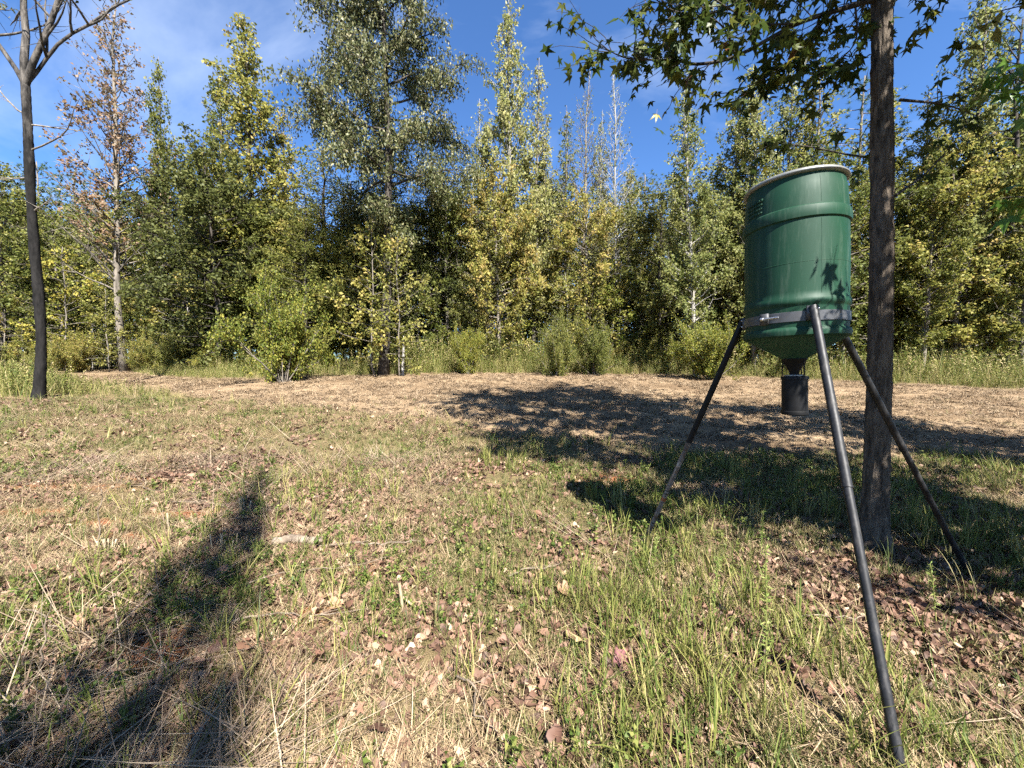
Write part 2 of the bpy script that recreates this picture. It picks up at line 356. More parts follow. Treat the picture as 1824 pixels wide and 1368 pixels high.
# ------------------------------------------------------------------ scattering of uncountable ground cover
def scatter(name, P, rot, scl, idx, meshes, mat, label, cat):
    col = bpy.data.collections.new(name + '_kinds')
    for k, me in enumerate(meshes):
        o = mesh_obj('%s_kind_%02d' % (name, k), me, None, mat, link=False); col.objects.link(o)
    me = bpy.data.meshes.new(name); me.vertices.add(len(P)); me.vertices.foreach_set('co', np.asarray(P, np.float32).ravel())
    a = me.attributes.new('rot', 'FLOAT_VECTOR', 'POINT'); a.data.foreach_set('vector', np.asarray(rot, np.float32).ravel())
    a = me.attributes.new('scl', 'FLOAT', 'POINT'); a.data.foreach_set('value', np.asarray(scl, np.float32))
    a = me.attributes.new('idx', 'INT', 'POINT'); a.data.foreach_set('value', np.asarray(idx, np.int32))
    o = mesh_obj(name, me)
    ng = bpy.data.node_groups.new(name + '_scatter', 'GeometryNodeTree')
    ng.interface.new_socket('Geometry', in_out='INPUT', socket_type='NodeSocketGeometry')
    ng.interface.new_socket('Geometry', in_out='OUTPUT', socket_type='NodeSocketGeometry')
    N, L = ng.nodes, ng.links
    gi, go = N.new('NodeGroupInput'), N.new('NodeGroupOutput')
    iop = N.new('GeometryNodeInstanceOnPoints'); ci = N.new('GeometryNodeCollectionInfo')
    ci.inputs['Collection'].default_value = col; ci.inputs['Separate Children'].default_value = True; ci.inputs['Reset Children'].default_value = True
    def na(t, nm):
        q = N.new('GeometryNodeInputNamedAttribute'); q.data_type = t; q.inputs['Name'].default_value = nm
        return [s for s in q.outputs if s.enabled and s.name == 'Attribute'][0]
    e2r = N.new('FunctionNodeEulerToRotation')
    L.new(na('FLOAT_VECTOR', 'rot'), e2r.inputs[0]); L.new(e2r.outputs[0], iop.inputs['Rotation'])
    L.new(na('FLOAT', 'scl'), iop.inputs['Scale']); L.new(na('INT', 'idx'), iop.inputs['Instance Index'])
    iop.inputs['Pick Instance'].default_value = True
    L.new(gi.outputs[0], iop.inputs['Points']); L.new(ci.outputs[0], iop.inputs['Instance']); L.new(iop.outputs[0], go.inputs[0])
    mod = o.modifiers.new('scatter', 'NODES'); mod.node_group = ng
    tag(o, label, cat, kind='stuff')
    return o

def blade(mb, base, az, length, width, lean, g, curve=0.6, val=0.5, seg=3):
    """a tapering, bending grass blade"""
    d = np.array([math.cos(az), math.sin(az), 0]); s = np.array([-math.sin(az), math.cos(az), 0])
    pts = []; ang = lean; p = np.array(base, float)
    for k in range(seg + 1):
        pts.append(p.copy()); st = length / seg
        p = p + st * (d * math.sin(ang) + np.array([0, 0, math.cos(ang)])); ang += curve / seg
    V = []
    for k, q in enumerate(pts[:-1]):
        w = width * (1 - 0.75 * (k / seg) ** 1.5) * 0.5
        V += [q - s * w, q + s * w]
    V.append(pts[-1])
    Q = [[2 * k, 2 * k + 1, 2 * k + 3, 2 * k + 2] for k in range(seg - 1)]
    T = [[2 * (seg - 1), 2 * (seg - 1) + 1, 2 * seg]]
    mb.add(V, Q, None, val); mb.T.append(np.array(T) + mb.n - len(V)); mb.tt.append(np.array([float(val)]))

def tuft(seed, nb, h0, h1, w, spread, lean, curve, vr=(0, 1)):
    g = np.random.default_rng(seed); mb = MB()
    for k in range(nb):
        a = g.random() * 6.283; r = spread * math.sqrt(g.random())
        blade(mb, (r * math.cos(a), r * math.sin(a), -0.01), g.random() * 6.283, g.uniform(h0, h1), w * g.uniform(0.7, 1.4), (g.uniform(1.15, 1.6) if lean > 1 else abs(g.normal(0, lean))), g, g.uniform(0.1, curve) * (-0.5 if lean > 1 else 1), vr[0] + (vr[1] - vr[0]) * g.random())
    return mb.mesh('tuft')

def dead_leaf(seed, L=0.07, lobed=True):
    """curled fallen leaf: a fan with a lobed edge"""
    g = np.random.default_rng(seed); mb = MB()
    k = 11; th = np.linspace(-2.75, 2.75, k)
    r = L * (0.55 + (0.45 * np.abs(np.cos(th * 2.5 * 0.5)) if lobed else 0.35 * np.cos(th))) * g.uniform(0.85, 1.15, k)
    cu = g.uniform(-0.6, 1.3)
    x, y = r * np.cos(th), r * np.sin(th) * (1.0 if lobed else 0.5)
    z = cu * y ** 2 / L + g.uniform(-0.3, 0.6) * x ** 2 / L + g.normal(0, 0.05 * L, k) + 0.004
    V = np.vstack([[[-0.1 * L, 0, 0.002]], np.stack([x, y, z], 1)])
    T = [[0, i, i + 1] for i in range(1, k)]
    mb.add(V, None, T, g.random())
    return mb.mesh('dead_leaf', smooth=True)

def weed_mesh(seed, n=14, h=0.12, L=0.03, Wd=0.016, spread=0.05):
    g = np.random.default_rng(seed); mb = MB()
    P = []
    for k in range(4):
        a = g.random() * 6.283; top = np.array([math.cos(a) * spread * g.random() * 1.5, math.sin(a) * spread * g.random() * 1.5, h * g.uniform(0.5, 1)])
        tube(mb, [np.array([0, 0, -0.01]), top * 0.5 + [0, 0, 0.01], top], [0.0015, 0.0012, 0.0006], 3, False, 0.3)
        for q in range(n // 4 + 1): P.append(top * g.uniform(0.25, 1))
    leaves(mb, np.array(P), g.uniform(0.7, 1.3, len(P)) * L, Wd, g, droop=0.0, upn=1.6)
    return mb.mesh('weed')

M['grass'] = leaf_mat('grass_blades', [(0.0, (0.045, 0.065, 0.016)), (0.4, (0.10, 0.11, 0.032)), (0.7, (0.19, 0.165, 0.066)), (1.0, (0.30, 0.24, 0.13))], transl=0.3, objvar=0.35, rough=0.55, spec=0.2)
M['straw'] = leaf_mat('dry_straw', [(0.0, (0.12, 0.08, 0.048)), (0.5, (0.25, 0.175, 0.10)), (1.0, (0.38, 0.295, 0.18))], transl=0.15, objvar=0.3, rough=0.6, spec=0.2)
M['litter'] = leaf_mat('fallen_leaves', [(0.0, (0.06, 0.034, 0.023)), (0.45, (0.14, 0.078, 0.052)), (0.8, (0.225, 0.135, 0.09)), (1.0, (0.36, 0.26, 0.17))], transl=0.12, objvar=0.4, rough=0.6, spec=0.25)
M['stalk'] = leaf_mat('dry_stalk', [(0.0, (0.11, 0.075, 0.05)), (0.5, (0.21, 0.155, 0.105)), (1.0, (0.34, 0.27, 0.19))], transl=0.1, objvar=0.3, rough=0.6)
M['weed'] = leaf_mat('weed_leaves', [(0.0, (0.05, 0.08, 0.016)), (0.6, (0.11, 0.14, 0.03)), (1.0, (0.20, 0.20, 0.06))], transl=0.3, objvar=0.3)
M['edge_grass'] = leaf_mat('tall_edge_grass', [(0.0, (0.07, 0.10, 0.022)), (0.45, (0.16, 0.17, 0.04)), (0.8, (0.28, 0.24, 0.09)), (1.0, (0.38, 0.30, 0.16))], transl=0.3, objvar=0.3)
M['mulch'] = leaf_mat('field_mulch', [(0.0, (0.09, 0.062, 0.038)), (0.5, (0.19, 0.136, 0.086)), (1.0, (0.30, 0.228, 0.148))], transl=0.1, objvar=0.4, rough=0.7, spec=0.1)

def sample_band(n, y0, y1, k=1.45, m=0.9):
    y = y0 + (y1 - y0) * rng.random(n * 2)
    keep = rng.random(n * 2) < (k * y + m) / (k * y1 + m); y = y[keep][:n]
    x = (rng.random(len(y)) * 2 - 1) * (k * y + m)
    return x, y

BANDS = ((0.75, 3.2), (3.2, 6.5), (6.5, 13.0))
def cover(ns, wt, scl0, scl1, nk, tilt=0.15, infield=0.0, far_scale=(1.0, 1.15, 1.5), zoff=0.0):
    P, Ro, Sc = [], [], []
    for (y0, y1), nn, fs in zip(BANDS, ns, far_scale):
        if nn == 0: continue
        x, y = sample_band(nn, y0, y1)
        sdv = sdf_poly(np.stack([x, y], 1), FIELD) + (vnoise(x, y, 1.6, 3) - 0.5) * 0.9
        pr = wt(x, y) * bare(x, y) * np.where(sdv > 0.25, infield, np.where(sdv > -0.1, 0.5, 1.0))
        kp = rng.random(len(x)) < pr; x, y = x[kp], y[kp]
        z = gz(x, y) + np.exp(-((x / 9.0) ** 2)) * np.exp(-np.maximum(y - 8, 0) / 3) * ((vnoise(x, y, 5, 1) - 0.5) * 0.05 + (vnoise(x, y, 13, 2) - 0.5) * 0.03) + zoff
        P.append(np.stack([x, y, z], 1)); k = len(x)
        Ro.append(np.stack([rng.normal(0, tilt, k), rng.normal(0, tilt, k), rng.random(k) * 6.283], 1))
        Sc.append((scl0 + (scl1 - scl0) * rng.random(k)) * fs)
    P = np.concatenate(P); Ro = np.concatenate(Ro); Sc = np.concatenate(Sc)
    return P, Ro, Sc, rng.integers(0, nk, len(P))

# masks: bare dry left front, greener right
SOILS = ((100, 5.0, 0.75, 0.16), (210, 5.35, 0.5, 0.1), (170, 3.9, 0.28, 0.12), (260, 2.15, 0.3, 0.2), (215, 3.6, 0.25, 0.1), (640, 3.0, 0.2, 0.12), (1090, 5.4, 0.5, 0.25), (330, 4.2, 0.4, 0.12), (520, 2.4, 0.22, 0.12), (60, 4.2, 0.5, 0.12))
def bare(x, y):
    b_ = np.zeros(len(x))
    for (p_, Y_, rx, ry) in SOILS: b_ = np.maximum(b_, np.exp(-(((x - tx(p_) * Y_) / rx) ** 2 + ((y - Y_) / ry) ** 2)))
    return 1 - np.clip(b_ * 1.0, 0, 0.8)
def w_green(x, y):
    base = 0.10 + 0.9 * np.clip((0.7 * vnoise(x, y, 1.1, 11) + 0.3 * vnoise(x, y, 3.1, 12) - 0.38) * 3.4, 0, 1)
    return np.clip(base * np.where(x > 0.8, 1.25, 0.85) * np.where((x < -0.8) & (y < 6.5), 0.5, 1.0), 0, 1)
def w_straw(x, y): return np.clip(0.12 + 2.6 * (0.7 * vnoise(x, y, 0.9, 21) + 0.3 * vnoise(x, y, 2.7, 22) - 0.4) * np.where(x < -0.3, 1.3, np.where(y < 4, 0.35, 0.8)), 0, 1)
def w_litter(x, y): return np.clip(0.25 + 2.4 * (0.7 * vnoise(x, y, 1.3, 31) + 0.3 * vnoise(x, y, 3.7, 32) - 0.33), 0, 1) * np.where(y > 6, 0.75, 1) * np.where(x < 0, 1.3, 1.0)
def w_weed(x, y): return np.clip(-0.1 + 1.6 * (vnoise(x, y, 1.1, 41) - 0.3), 0, 1) * np.where(x > 0.5, 1.2, 0.7)

gm = [tuft(100 + k, 11, 0.03, 0.10, 0.0042, 0.035, 0.6, 1.2) for k in range(6)]
P, Ro, Sc, Ix = cover((20000, 30000, 30000), w_green, 0.6, 1.35, len(gm), infield=0.035)
scatter('grass', P, Ro, Sc, Ix, gm, M['grass'], 'short green and yellowing grass covering the clearing', 'grass')
sm = [tuft(200 + k, 9, 0.06, 0.2, 0.0035, 0.05, 1.4, 0.3) for k in range(5)]
P, Ro, Sc, Ix = cover((24000, 36000, 40000), w_straw, 0.6, 1.4, len(sm), infield=0.05)
scatter('dry_straw', P, Ro, Sc, Ix, sm, M['straw'], 'dry cut straw lying flat between the grass', 'straw')
lm = [dead_leaf(300 + k, 0.026, k % 2 == 0) for k in range(8)]
P, Ro, Sc, Ix = cover((42000, 46000, 20000), w_litter, 0.5, 1.45, len(lm), tilt=0.45, zoff=0.008, infield=0.02)
scatter('leaf_litter', P, Ro, Sc, Ix, lm, M['litter'], 'small crumbled brown leaves littering the ground', 'leaf litter')
wm = [weed_mesh(400 + k) for k in range(5)]
P, Ro, Sc, Ix = cover((3500, 5000, 4000), w_weed, 0.5, 1.2, len(wm))
scatter('ground_weeds', P, Ro, Sc, Ix, wm, M['weed'], 'low leafy weeds mixed into the grass', 'weeds')

tm = [tuft(450 + k, 8, 0.12, 0.30, 0.006, 0.03, 0.3, 1.2, (0.05, 0.75)) for k in range(6)]
def w_tall(x, y): return np.clip(4.0 * (0.7 * vnoise(x, y, 1.2, 61) + 0.3 * vnoise(x, y, 3.5, 62) - 0.45), 0, 1) * np.where(x > -0.5, 1.0, 0.25)
P, Ro, Sc, Ix = cover((3600, 5200, 3000), w_tall, 0.6, 1.2, len(tm))
scatter('tall_grass', P, Ro, Sc, Ix, tm, M['edge_grass'], 'taller fresh green grass blades standing in clumps', 'tall grass')

km = [tuft(470 + k, 7, 0.25, 0.65, 0.0042, 0.12, 1.45, 0.15) for k in range(5)]
def w_stalk(x, y): return np.clip(3.0 * (0.7 * vnoise(x, y, 1.0, 81) + 0.3 * vnoise(x, y, 2.9, 82) - 0.42), 0, 1) * np.where(x < -0.5, 1.0, 0.08)
P, Ro, Sc, Ix = cover((1500, 2600, 1200), w_stalk, 0.6, 1.3, len(km), tilt=0.08, zoff=0.03)
scatter('matted_stalks', P, Ro, Sc, Ix, km, M['stalk'], 'long dry brown stalks lying matted on the ground at the left', 'stalks')

# mulch and clods over the tilled plot
def clod(seed):
    g = np.random.default_rng(seed); mb = MB()
    for k in range(7):
        a = g.random() * 6.283
        blade(mb, (g.normal(0, 0.05), g.normal(0, 0.05), 0), a, g.uniform(0.05, 0.16), 0.016, g.uniform(0.9, 1.5), g, g.uniform(-0.3, 0.5), g.random(), 2)
    v = g.normal(size=(9, 3)); v = unit(v) * g.uniform(0.02, 0.045, (9, 1)) * [1, 1, 0.7]
    mb.add(v, None, [[0, 1, 2], [2, 3, 4], [4, 5, 6], [6, 7, 8], [8, 0, 3], [1, 4, 7], [2, 5, 8], [0, 4, 8]], 0.25)
    return mb.mesh('clod')
cm = [clod(500 + k) for k in range(6)]
x = rng.uniform(-26, 24, 190000); y = rng.uniform(6, 25, 190000)
kp = sdf_poly(np.stack([x, y], 1), FIELD) + (vnoise(x, y, 1.6, 3) - 0.5) * 0.9 > 0.0
kp &= rng.random(len(x)) < np.clip(11 / y, 0.3, 1) * (0.35 + 0.65 * vnoise(x, y, 2.2, 9)); x, y = x[kp][:75000], y[kp][:75000]
P = np.stack([x, y, gz(x, y) + 0.01 + (vnoise(x, y, 3.3, 5) - 0.5) * 0.07 + (vnoise(x, y, 8, 6) - 0.5) * 0.05], 1)
k = len(x)
scatter('field_mulch', P, np.stack([rng.normal(0, 0.3, k), rng.normal(0, 0.3, k), rng.random(k) * 6.283], 1), rng.uniform(0.3, 0.8, k) * (0.8 + y / 40), rng.integers(0, 6, k), cm, M['mulch'],
        'pale chopped straw and clods covering the tilled plot', 'mulch')

# tall grass and weeds along the wood edge
em = [tuft(600 + k, 22, 0.35, 0.95, 0.008, 0.16, 0.28, 0.9) for k in range(6)] + [weed_mesh(650 + k, 110, 0.9, 0.07, 0.022, 0.22) for k in range(3)]
x = rng.uniform(-40, 45, 90000); y = rng.uniform(8, 32, 90000)
sdv = sdf_poly(np.stack([x, y], 1), FIELD)
far = y > 12 + 0 * x
kp = (sdv < -0.1) & far & (np.abs(x) < 1.6 * y + 3) & (rng.random(len(x)) < np.exp(sdv / 3.0) * (0.3 + 0.7 * vnoise(x, y, 0.5, 51)))
kp &= ~((x < -6) & (y < 19) & (sdv < 0) & (y < 13 + 0.0 * x))
x, y, sdv = x[kp][:14000], y[kp][:14000], sdv[kp][:14000]; k = len(x)
sc_ = rng.uniform(0.5, 1.1, k) * np.clip(0.8 - sdv * 1.0, 0.8, 3.2) * np.where(x < -8, 0.5, np.where(x > 9, 0.65, 0.9))
scatter('edge_grass', np.stack([x, y, gz(x, y)], 1), np.stack([rng.normal(0, 0.1, k), rng.normal(0, 0.1, k), rng.random(k) * 6.283], 1), sc_, rng.integers(0, 9, k), em, M['edge_grass'],
        'tall yellow-green grass and weeds fringing the wood edge', 'tall grass')

# ------------------------------------------------------------------ trees
def smooth_path(p0, d0, length, k, g, bend=(0, 0, 0), jit=0.12):
    P = [np.array(p0, float)]; d = unit(np.array(d0, float)); st = length / (k - 1)
    for i in range(k - 1):
        P.append(P[-1] + d * st); d = unit(d + np.array(bend) / (k - 1) + g.normal(0, jit, 3))
    return np.array(P)

def grow(seed, H, r0, base, prof, nb, el0, el1, leafL, leafW, per_m, droop=0.4, bendz=0.3, twig=0.5, spread=0.10, leaf_from=0.25, lean=0.02, sides=8, bare_twigs=True, low_bare=0, top_leaf=0.35, wig=0.012, leafup=0.3):
    """excurrent tree: returns (wood mesh, leaf mesh). prof(t): crown radius at t in 0..1 of the crown"""
    g = np.random.default_rng(seed); wb, lb = MB(), MB()
    k = 14; zz = np.linspace(0, 1, k)
    tp = np.stack([np.cumsum(g.normal(0, wig, k)) * H * 0.25 + lean * H * zz, np.cumsum(g.normal(0, wig, k)) * H * 0.25, H * zz], 1); tp[0, :2] = 0
    tr = r0 * (1 - zz) ** 0.8 + 0.012; tr[0] *= 1.35
    tube(wb, tp, tr, sides)
    at = lambda z: np.array([np.interp(z, tp[:, 2], tp[:, i]) for i in range(3)])
    LP, LD = [], []
    for i in range(nb):
        t = (i + g.random()) / nb
        z = H * (base + (1 - base) * t * 0.985); a = i * 2.39996 + g.normal(0, 0.35)
        ln = max(prof(t) * g.choice([g.uniform(0.5, 0.85), g.uniform(0.75, 1.1), g.uniform(0.9, 1.25)]), 0.12); dn = g.choice([0.35, 0.8, 1.1, 1.6]); e = el0 + (el1 - el0) * t + g.normal(0, 0.1)
        d = np.array([math.cos(a) * math.cos(e), math.sin(a) * math.cos(e), math.sin(e)])
        bp = smooth_path(at(z), d, ln, 5, g, (0, 0, bendz)); rb = np.interp(z, tp[:, 2], tr) * 0.42
        rb = min(rb, 0.008 + 0.02 * ln)
        tube(wb, bp, np.linspace(rb, 0.005, 5), 4 if ln > 1 else 3, False)
        segs = [bp]
        for q in range(max(1, int(ln / twig))):
            u = g.uniform(0.2, 0.98); pp = bp[0] + 0; f = u * 4; j = min(int(f), 3); pp = bp[j] + (bp[j + 1] - bp[j]) * (f - j)
            dd = unit(bp[j + 1] - bp[j]) + g.normal(0, 0.65, 3); tl = ln * g.uniform(0.2, 0.42) * (1.15 - 0.5 * u)
            sp_ = smooth_path(pp, dd, tl, 3, g, (0, 0, bendz * 0.6)); segs.append(sp_)
            if bare_twigs: tube(wb, sp_, np.linspace(min(rb * 0.5, 0.012), 0.003, 3), 3, False)
        if i < low_bare: continue
        for s_ in segs:
            ll = np.linalg.norm(np.diff(s_, axis=0), axis=1).sum(); m_ = int(ll * per_m * dn * (1 if t < 0.8 else max(0.15, 1 - (1 - top_leaf) * (t - 0.8) * 5)) * g.uniform(0.5, 1.4) + g.random())
            if m_ <= 0: continue
            na = max(1, int(round(m_ / 9.0))); u = leaf_from + (1 - leaf_from) * g.random(na); f = u * (len(s_) - 1); j = np.minimum(f.astype(int), len(s_) - 2)
            an = s_[j] + (s_[j + 1] - s_[j]) * (f - j)[:, None] + g.normal(0, spread * 0.8, (na, 3)); av = g.random(na)
            w_ = g.integers(0, na, m_); LP.append(an[w_] + g.normal(0, 0.55 * leafL, (m_, 3))); LD.append(0.65 * av[w_] + 0.35 * g.random(m_))
    LP = np.concatenate(LP) if LP else np.zeros((0, 3))
    out = unit(LP - np.stack([0 * LP[:, 0], 0 * LP[:, 0], LP[:, 2]], 1))
    leaves(lb, LP, leafL * g.uniform(0.65, 1.3, len(LP)), leafW * g.uniform(0.7, 1.2, len(LP)), g, droop, leafup, out, 0.5, val=np.concatenate(LD) if LD else None)
    return wb.mesh('wood', True), (lb.mesh('leaves') if len(LP) else None)

def pine(seed, H, r0):
    g = np.random.default_rng(seed); wb, lb = MB(), MB()
    zz = np.linspace(0, 1, 10); tp = np.stack([np.cumsum(g.normal(0, 0.004, 10)) * H, np.cumsum(g.normal(0, 0.004, 10)) * H, H * zz], 1); tp[0, :2] = 0
    tube(wb, tp, r0 * (1 - 0.8 * zz), 7)
    for i in range(34):
        t = i / 34; z = H * (0.52 + 0.47 * t); a = i * 2.4 + g.normal(0, 0.3); ln = (0.5 + 2.1 * math.sin(math.pi * min(1, 0.25 + 0.75 * t)) ** 0.8) * g.uniform(0.7, 1.1)
        d = (math.cos(a), math.sin(a), g.uniform(0.1, 0.7)); c = np.array([np.interp(z, tp[:, 2], tp[:, q]) for q in range(3)])
        bp = smooth_path(c, d, ln, 4, g, (0, 0, 0.4)); tube(wb, bp, np.linspace(0.035, 0.008, 4), 3, False)
        for q in range(7):
            u = g.uniform(0.45, 1); f = u * 3; j = min(int(f), 2); cc = bp[j] + (bp[j + 1] - bp[j]) * (f - j) + g.normal(0, 0.22, 3)
            m_ = 26; dd = unit(g.normal(size=(m_, 3)) + [0, 0, 0.5]); L = g.uniform(0.16, 0.26, (m_, 1)); s = unit(np.cross(dd, g.normal(size=(m_, 3)))) * 0.012
            V = np.stack([cc + s, cc + dd * L, cc - s], 1).reshape(-1, 3); lb.add(V, None, np.arange(m_ * 3).reshape(-1, 3), g.random(m_))
    return wb.mesh('wood', True), lb.mesh('needles')

def bush(seed, R_, H, n, L, Wd, stems=9):
    g = np.random.default_rng(seed); wb, lb = MB(), MB(); P = []
    for s in range(stems):
        a = g.random() * 6.283; e = g.uniform(0.5, 1.45); ln = (R_ * math.cos(e) + H * math.sin(e)) * g.uniform(0.7, 1.02)
        bp = smooth_path((g.normal(0, 0.08), g.normal(0, 0.08), -0.05), (math.cos(a) * math.cos(e), math.sin(a) * math.cos(e), math.sin(e)), ln, 6, g, (0, 0, 0.1), 0.1)
        tube(wb, bp, np.linspace(0.02, 0.004, 6), 4, False)
        for q in range(9):
            u = g.uniform(0.15, 1); f = u * 5; j = min(int(f), 4); pp = bp[j] + (bp[j + 1] - bp[j]) * (f - j)
            sp_ = smooth_path(pp, unit(bp[j + 1] - bp[j]) + g.normal(0, 0.8, 3), ln * g.uniform(0.15, 0.35), 4, g, (0, 0, -0.1)); tube(wb, sp_, np.linspace(0.007, 0.002, 4), 3, False)
            m_ = n // (stems * 9); f = g.random(m_) * 3; j = np.minimum(f.astype(int), 2); P.append(sp_[j] + (sp_[j + 1] - sp_[j]) * (f - j)[:, None] + g.normal(0, 0.07, (m_, 3)))
    P = np.concatenate(P); P[:, 2] = np.abs(P[:, 2])
    leaves(lb, P, L * g.uniform(0.6, 1.25, len(P)), Wd, g, 0.3, 0.9)
    return wb.mesh('stems', True), lb.mesh('leaves')

cone = lambda r, p=0.8: (lambda t: r * (1 - t) ** p * min(1, 0.55 + 2.5 * t) + 0.1)
oval = lambda r: (lambda t: r * math.sin(math.pi * (0.12 + 0.86 * t)) ** 0.75 + 0.1)
PROTO = {}
for k in range(3):
    PROTO['cone%d' % k] = grow(10 + k, 16, 0.13, 0.10, cone(2.6 + 0.3 * k, 0.65), 120, 0.35, 1.0, 0.15, 0.105, 34, spread=0.15, twig=0.30, leaf_from=0.3, top_leaf=0.8)
for k in range(2):
    PROTO['thin%d' % k] = grow(20 + k, 16, 0.11, 0.14, cone(2.4, 0.62), 100, 0.5, 1.05, 0.14, 0.10, 20, spread=0.12, twig=0.3, leaf_from=0.35)
PROTO['wispy'] = grow(25, 17, 0.13, 0.2, cone(3.3, 0.75), 120, 0.55, 1.0, 0.12, 0.09, 12, spread=0.11, twig=0.26, low_bare=10)
PROTO['bare'] = grow(26, 14, 0.08, 0.35, cone(2.3, 0.7), 95, 0.6, 1.1, 0.12, 0.07, 2.2, twig=0.2, top_leaf=0.2)
for k in range(3):
    PROTO['dense%d' % k] = grow(30 + k, 11, 0.12, 0.06, oval(2.8), 85, 0.0, 0.8, 0.145, 0.10, 32, spread=0.17, twig=0.32, bendz=0.1, leafup=0.5, leaf_from=0.4)
for k in range(2):
    PROTO['cedar%d' % k] = grow(35 + k, 12, 0.13, 0.08, cone(2.7, 0.55), 110, 0.0, 0.6, 0.17, 0.05, 38, spread=0.15, twig=0.30, bendz=0.15, leafup=0.7, leaf_from=0.4)
for k in range(4):
    PROTO['sap%d' % k] = grow(40 + k, 5.5, 0.025, 0.08, oval(1.4), 44, 0.0, 0.85, 0.12, 0.085, 27, spread=0.12, twig=0.33, bendz=0.0, leafup=0.7, sides=5, wig=0.025, leaf_from=0.35)
PROTO['lofty0'] = grow(56, 13, 0.16, 0.40, oval(3.3), 100, 0.1, 0.9, 0.17, 0.13, 24, spread=0.18, twig=0.33)
PROTO['tall0'] = grow(55, 6, 0.07, 0.42, oval(2.2), 50, 0.1, 0.9, 0.14, 0.10, 22, spread=0.15, twig=0.33)
for k in range(2): PROTO['pine%d' % k] = pine(50 + k, 17, 0.17)
for k in range(3): PROTO['bush%d' % k] = bush(60 + k, 1.5, 1.9, 20000, 0.062, 0.04, 22)
PH = dict(lofty=13, tall=6, cone=16, thin=16, wispy=17, bare=14, dense=11, cedar=12, sap=5.5, pine=17, bush=1.9)
KEY = lambda p: p.rstrip('0123456789')

def tree(name, label, cat, proto, X, Y, H, leafm, barkm, wid=1.0, rz=None, group=None, lean=(0, 0), z=None):
    wood, lv = PROTO[proto]
    s = H / PH[KEY(proto)]
    root = empty(name, (X, Y, (gzf(X, Y) if z is None else z) - 0.05), random.random() * 6.283 if rz is None else rz)
    root.rotation_euler = (lean[0], lean[1], root.rotation_euler[2])
    root.scale = (s * wid, s * wid, s)
    isb = proto.startswith('bush')
    mesh_obj('stems' if isb else 'trunk', wood, root, M[barkm])
    if lv is not None: mesh_obj('foliage' if isb else 'crown', lv, root, M[leafm])
    tag(root, label, cat, group)
    return root
def treep(name, label, proto, px, ytop, Y, leafm, barkm, wid=1.0, group=None, cat='tree', lean=(0, 0), rz=None):
    if 15 < Y < 30: Y *= 1.15
    X, Y, z = spot(px, Y)
    return tree(name, label, cat, proto, X, Y, CAM_H + (655 - ytop) / F_PX * Y - z, leafm, barkm, wid, group=group, lean=lean, rz=rz)

LAND = [(-400, 'far left'), (62, 'forked tree'), (222, 'thin brownish tree'), (468, 'yellowing conical tree'), (683, 'oak'), (916, 'tallest spire tree'), (1102, 'whitish leafless tree'), (1240, 'leaning whitish trunk'), (1420, 'drum'), (1575, 'sweetgum trunk'), (1705, 'tall pale tree'), (2600, 'right edge')]
ORD = 'first second third fourth fifth sixth seventh eighth ninth tenth eleventh twelfth thirteenth fourteenth fifteenth sixteenth seventeenth eighteenth'.split()
COLW = dict(lf_mid='mid green', lf_yellow='yellow-green', lf_dark='dark green', lf_pale='pale green', lf_bright='bright green', lf_pine='green')
PENDING = {}
def later(kind, o, px_, desc): PENDING.setdefault(kind, []).append((px_, o, desc))
def settle():
    for kind, L_ in PENDING.items():
        L_.sort(key=lambda q: q[0]); cnt = {}
        for px_, o, desc in L_:
            k = max(i for i, q in enumerate(LAND) if q[0] <= px_); cnt[k] = cnt.get(k, 0) + 1
            a_, b_ = LAND[k][1], LAND[k + 1][1]
            o['label'] = '%s, %s from %s towards %s' % (desc, ORD[min(cnt[k], 18) - 1], a_, b_)
# -- named trees of the wood edge, left to right
treep('autumn_tree', 'tall thin tree with sparse pinkish brown leaves, behind the dark forked tree', 'wispy', 222, -25, 20.5, 'lf_brown', 'bark_grey', 1.0)
treep('narrow_tree', 'narrow yellow-green tree just beside the pinkish brown thin tree', 'cone0', 296, 118, 22, 'lf_yellow', 'bark_grey', 0.6)
treep('broad_dark_tree', 'dark green bushy tree below the tall yellow conical tree', 'dense0', 395, 268, 19.5, 'lf_dark', 'bark_dark', 1.1)
treep('dark_tree', 'dark green rounded tree in the gap under the narrow yellow-green tree', 'dense1', 330, 300, 21, 'lf_dark', 'bark_dark', 1.0)
treep('conical_tree', 'tall conical tree with yellowing top above the round bright bush', 'cone1', 468, 42, 21.5, 'lf_yellow', 'bark_dark', 1.05)
treep('conical_tree', 'shorter green shoulder tree pressed against the tall yellowing conical tree', 'cone2', 412, 120, 22.5, 'lf_mid', 'bark_grey', 0.85)
treep('conical_tree', 'golden topped tree filling the flank of the tall yellowing conical tree', 'cone0', 512, 205, 23, 'lf_yellow', 'bark_grey', 0.9)
treep('evergreen_tree', 'dark green evergreen with layered branches between the bright bush and the oak', 'cedar0', 590, 262, 21.5, 'lf_mid', 'bark_dark', 1.25)
treep('evergreen_tree', 'low dark evergreen behind the round bright bush', 'cedar1', 545, 350, 20, 'lf_mid', 'bark_dark', 1.3)
treep('evergreen_tree', 'dark evergreen standing directly behind the oak trunk', 'cedar0', 705, 215, 23, 'lf_dark', 'bark_dark', 1.15)
treep('evergreen_tree', 'dark evergreen behind the oak on the side of the pale spire tree', 'cedar1', 765, 260, 24, 'lf_dark', 'bark_dark', 1.0)
treep('pale_tree', 'slim tree with pale green tufts on a whitish trunk beside the oak crown', 'thin0', 848, 190, 23, 'lf_pale', 'bark_twig', 0.7)
treep('spire_tree', 'tallest pale green spire tree in the middle of the wood edge', 'cone2', 916, 8, 23, 'lf_pale', 'bark_twig', 0.72)
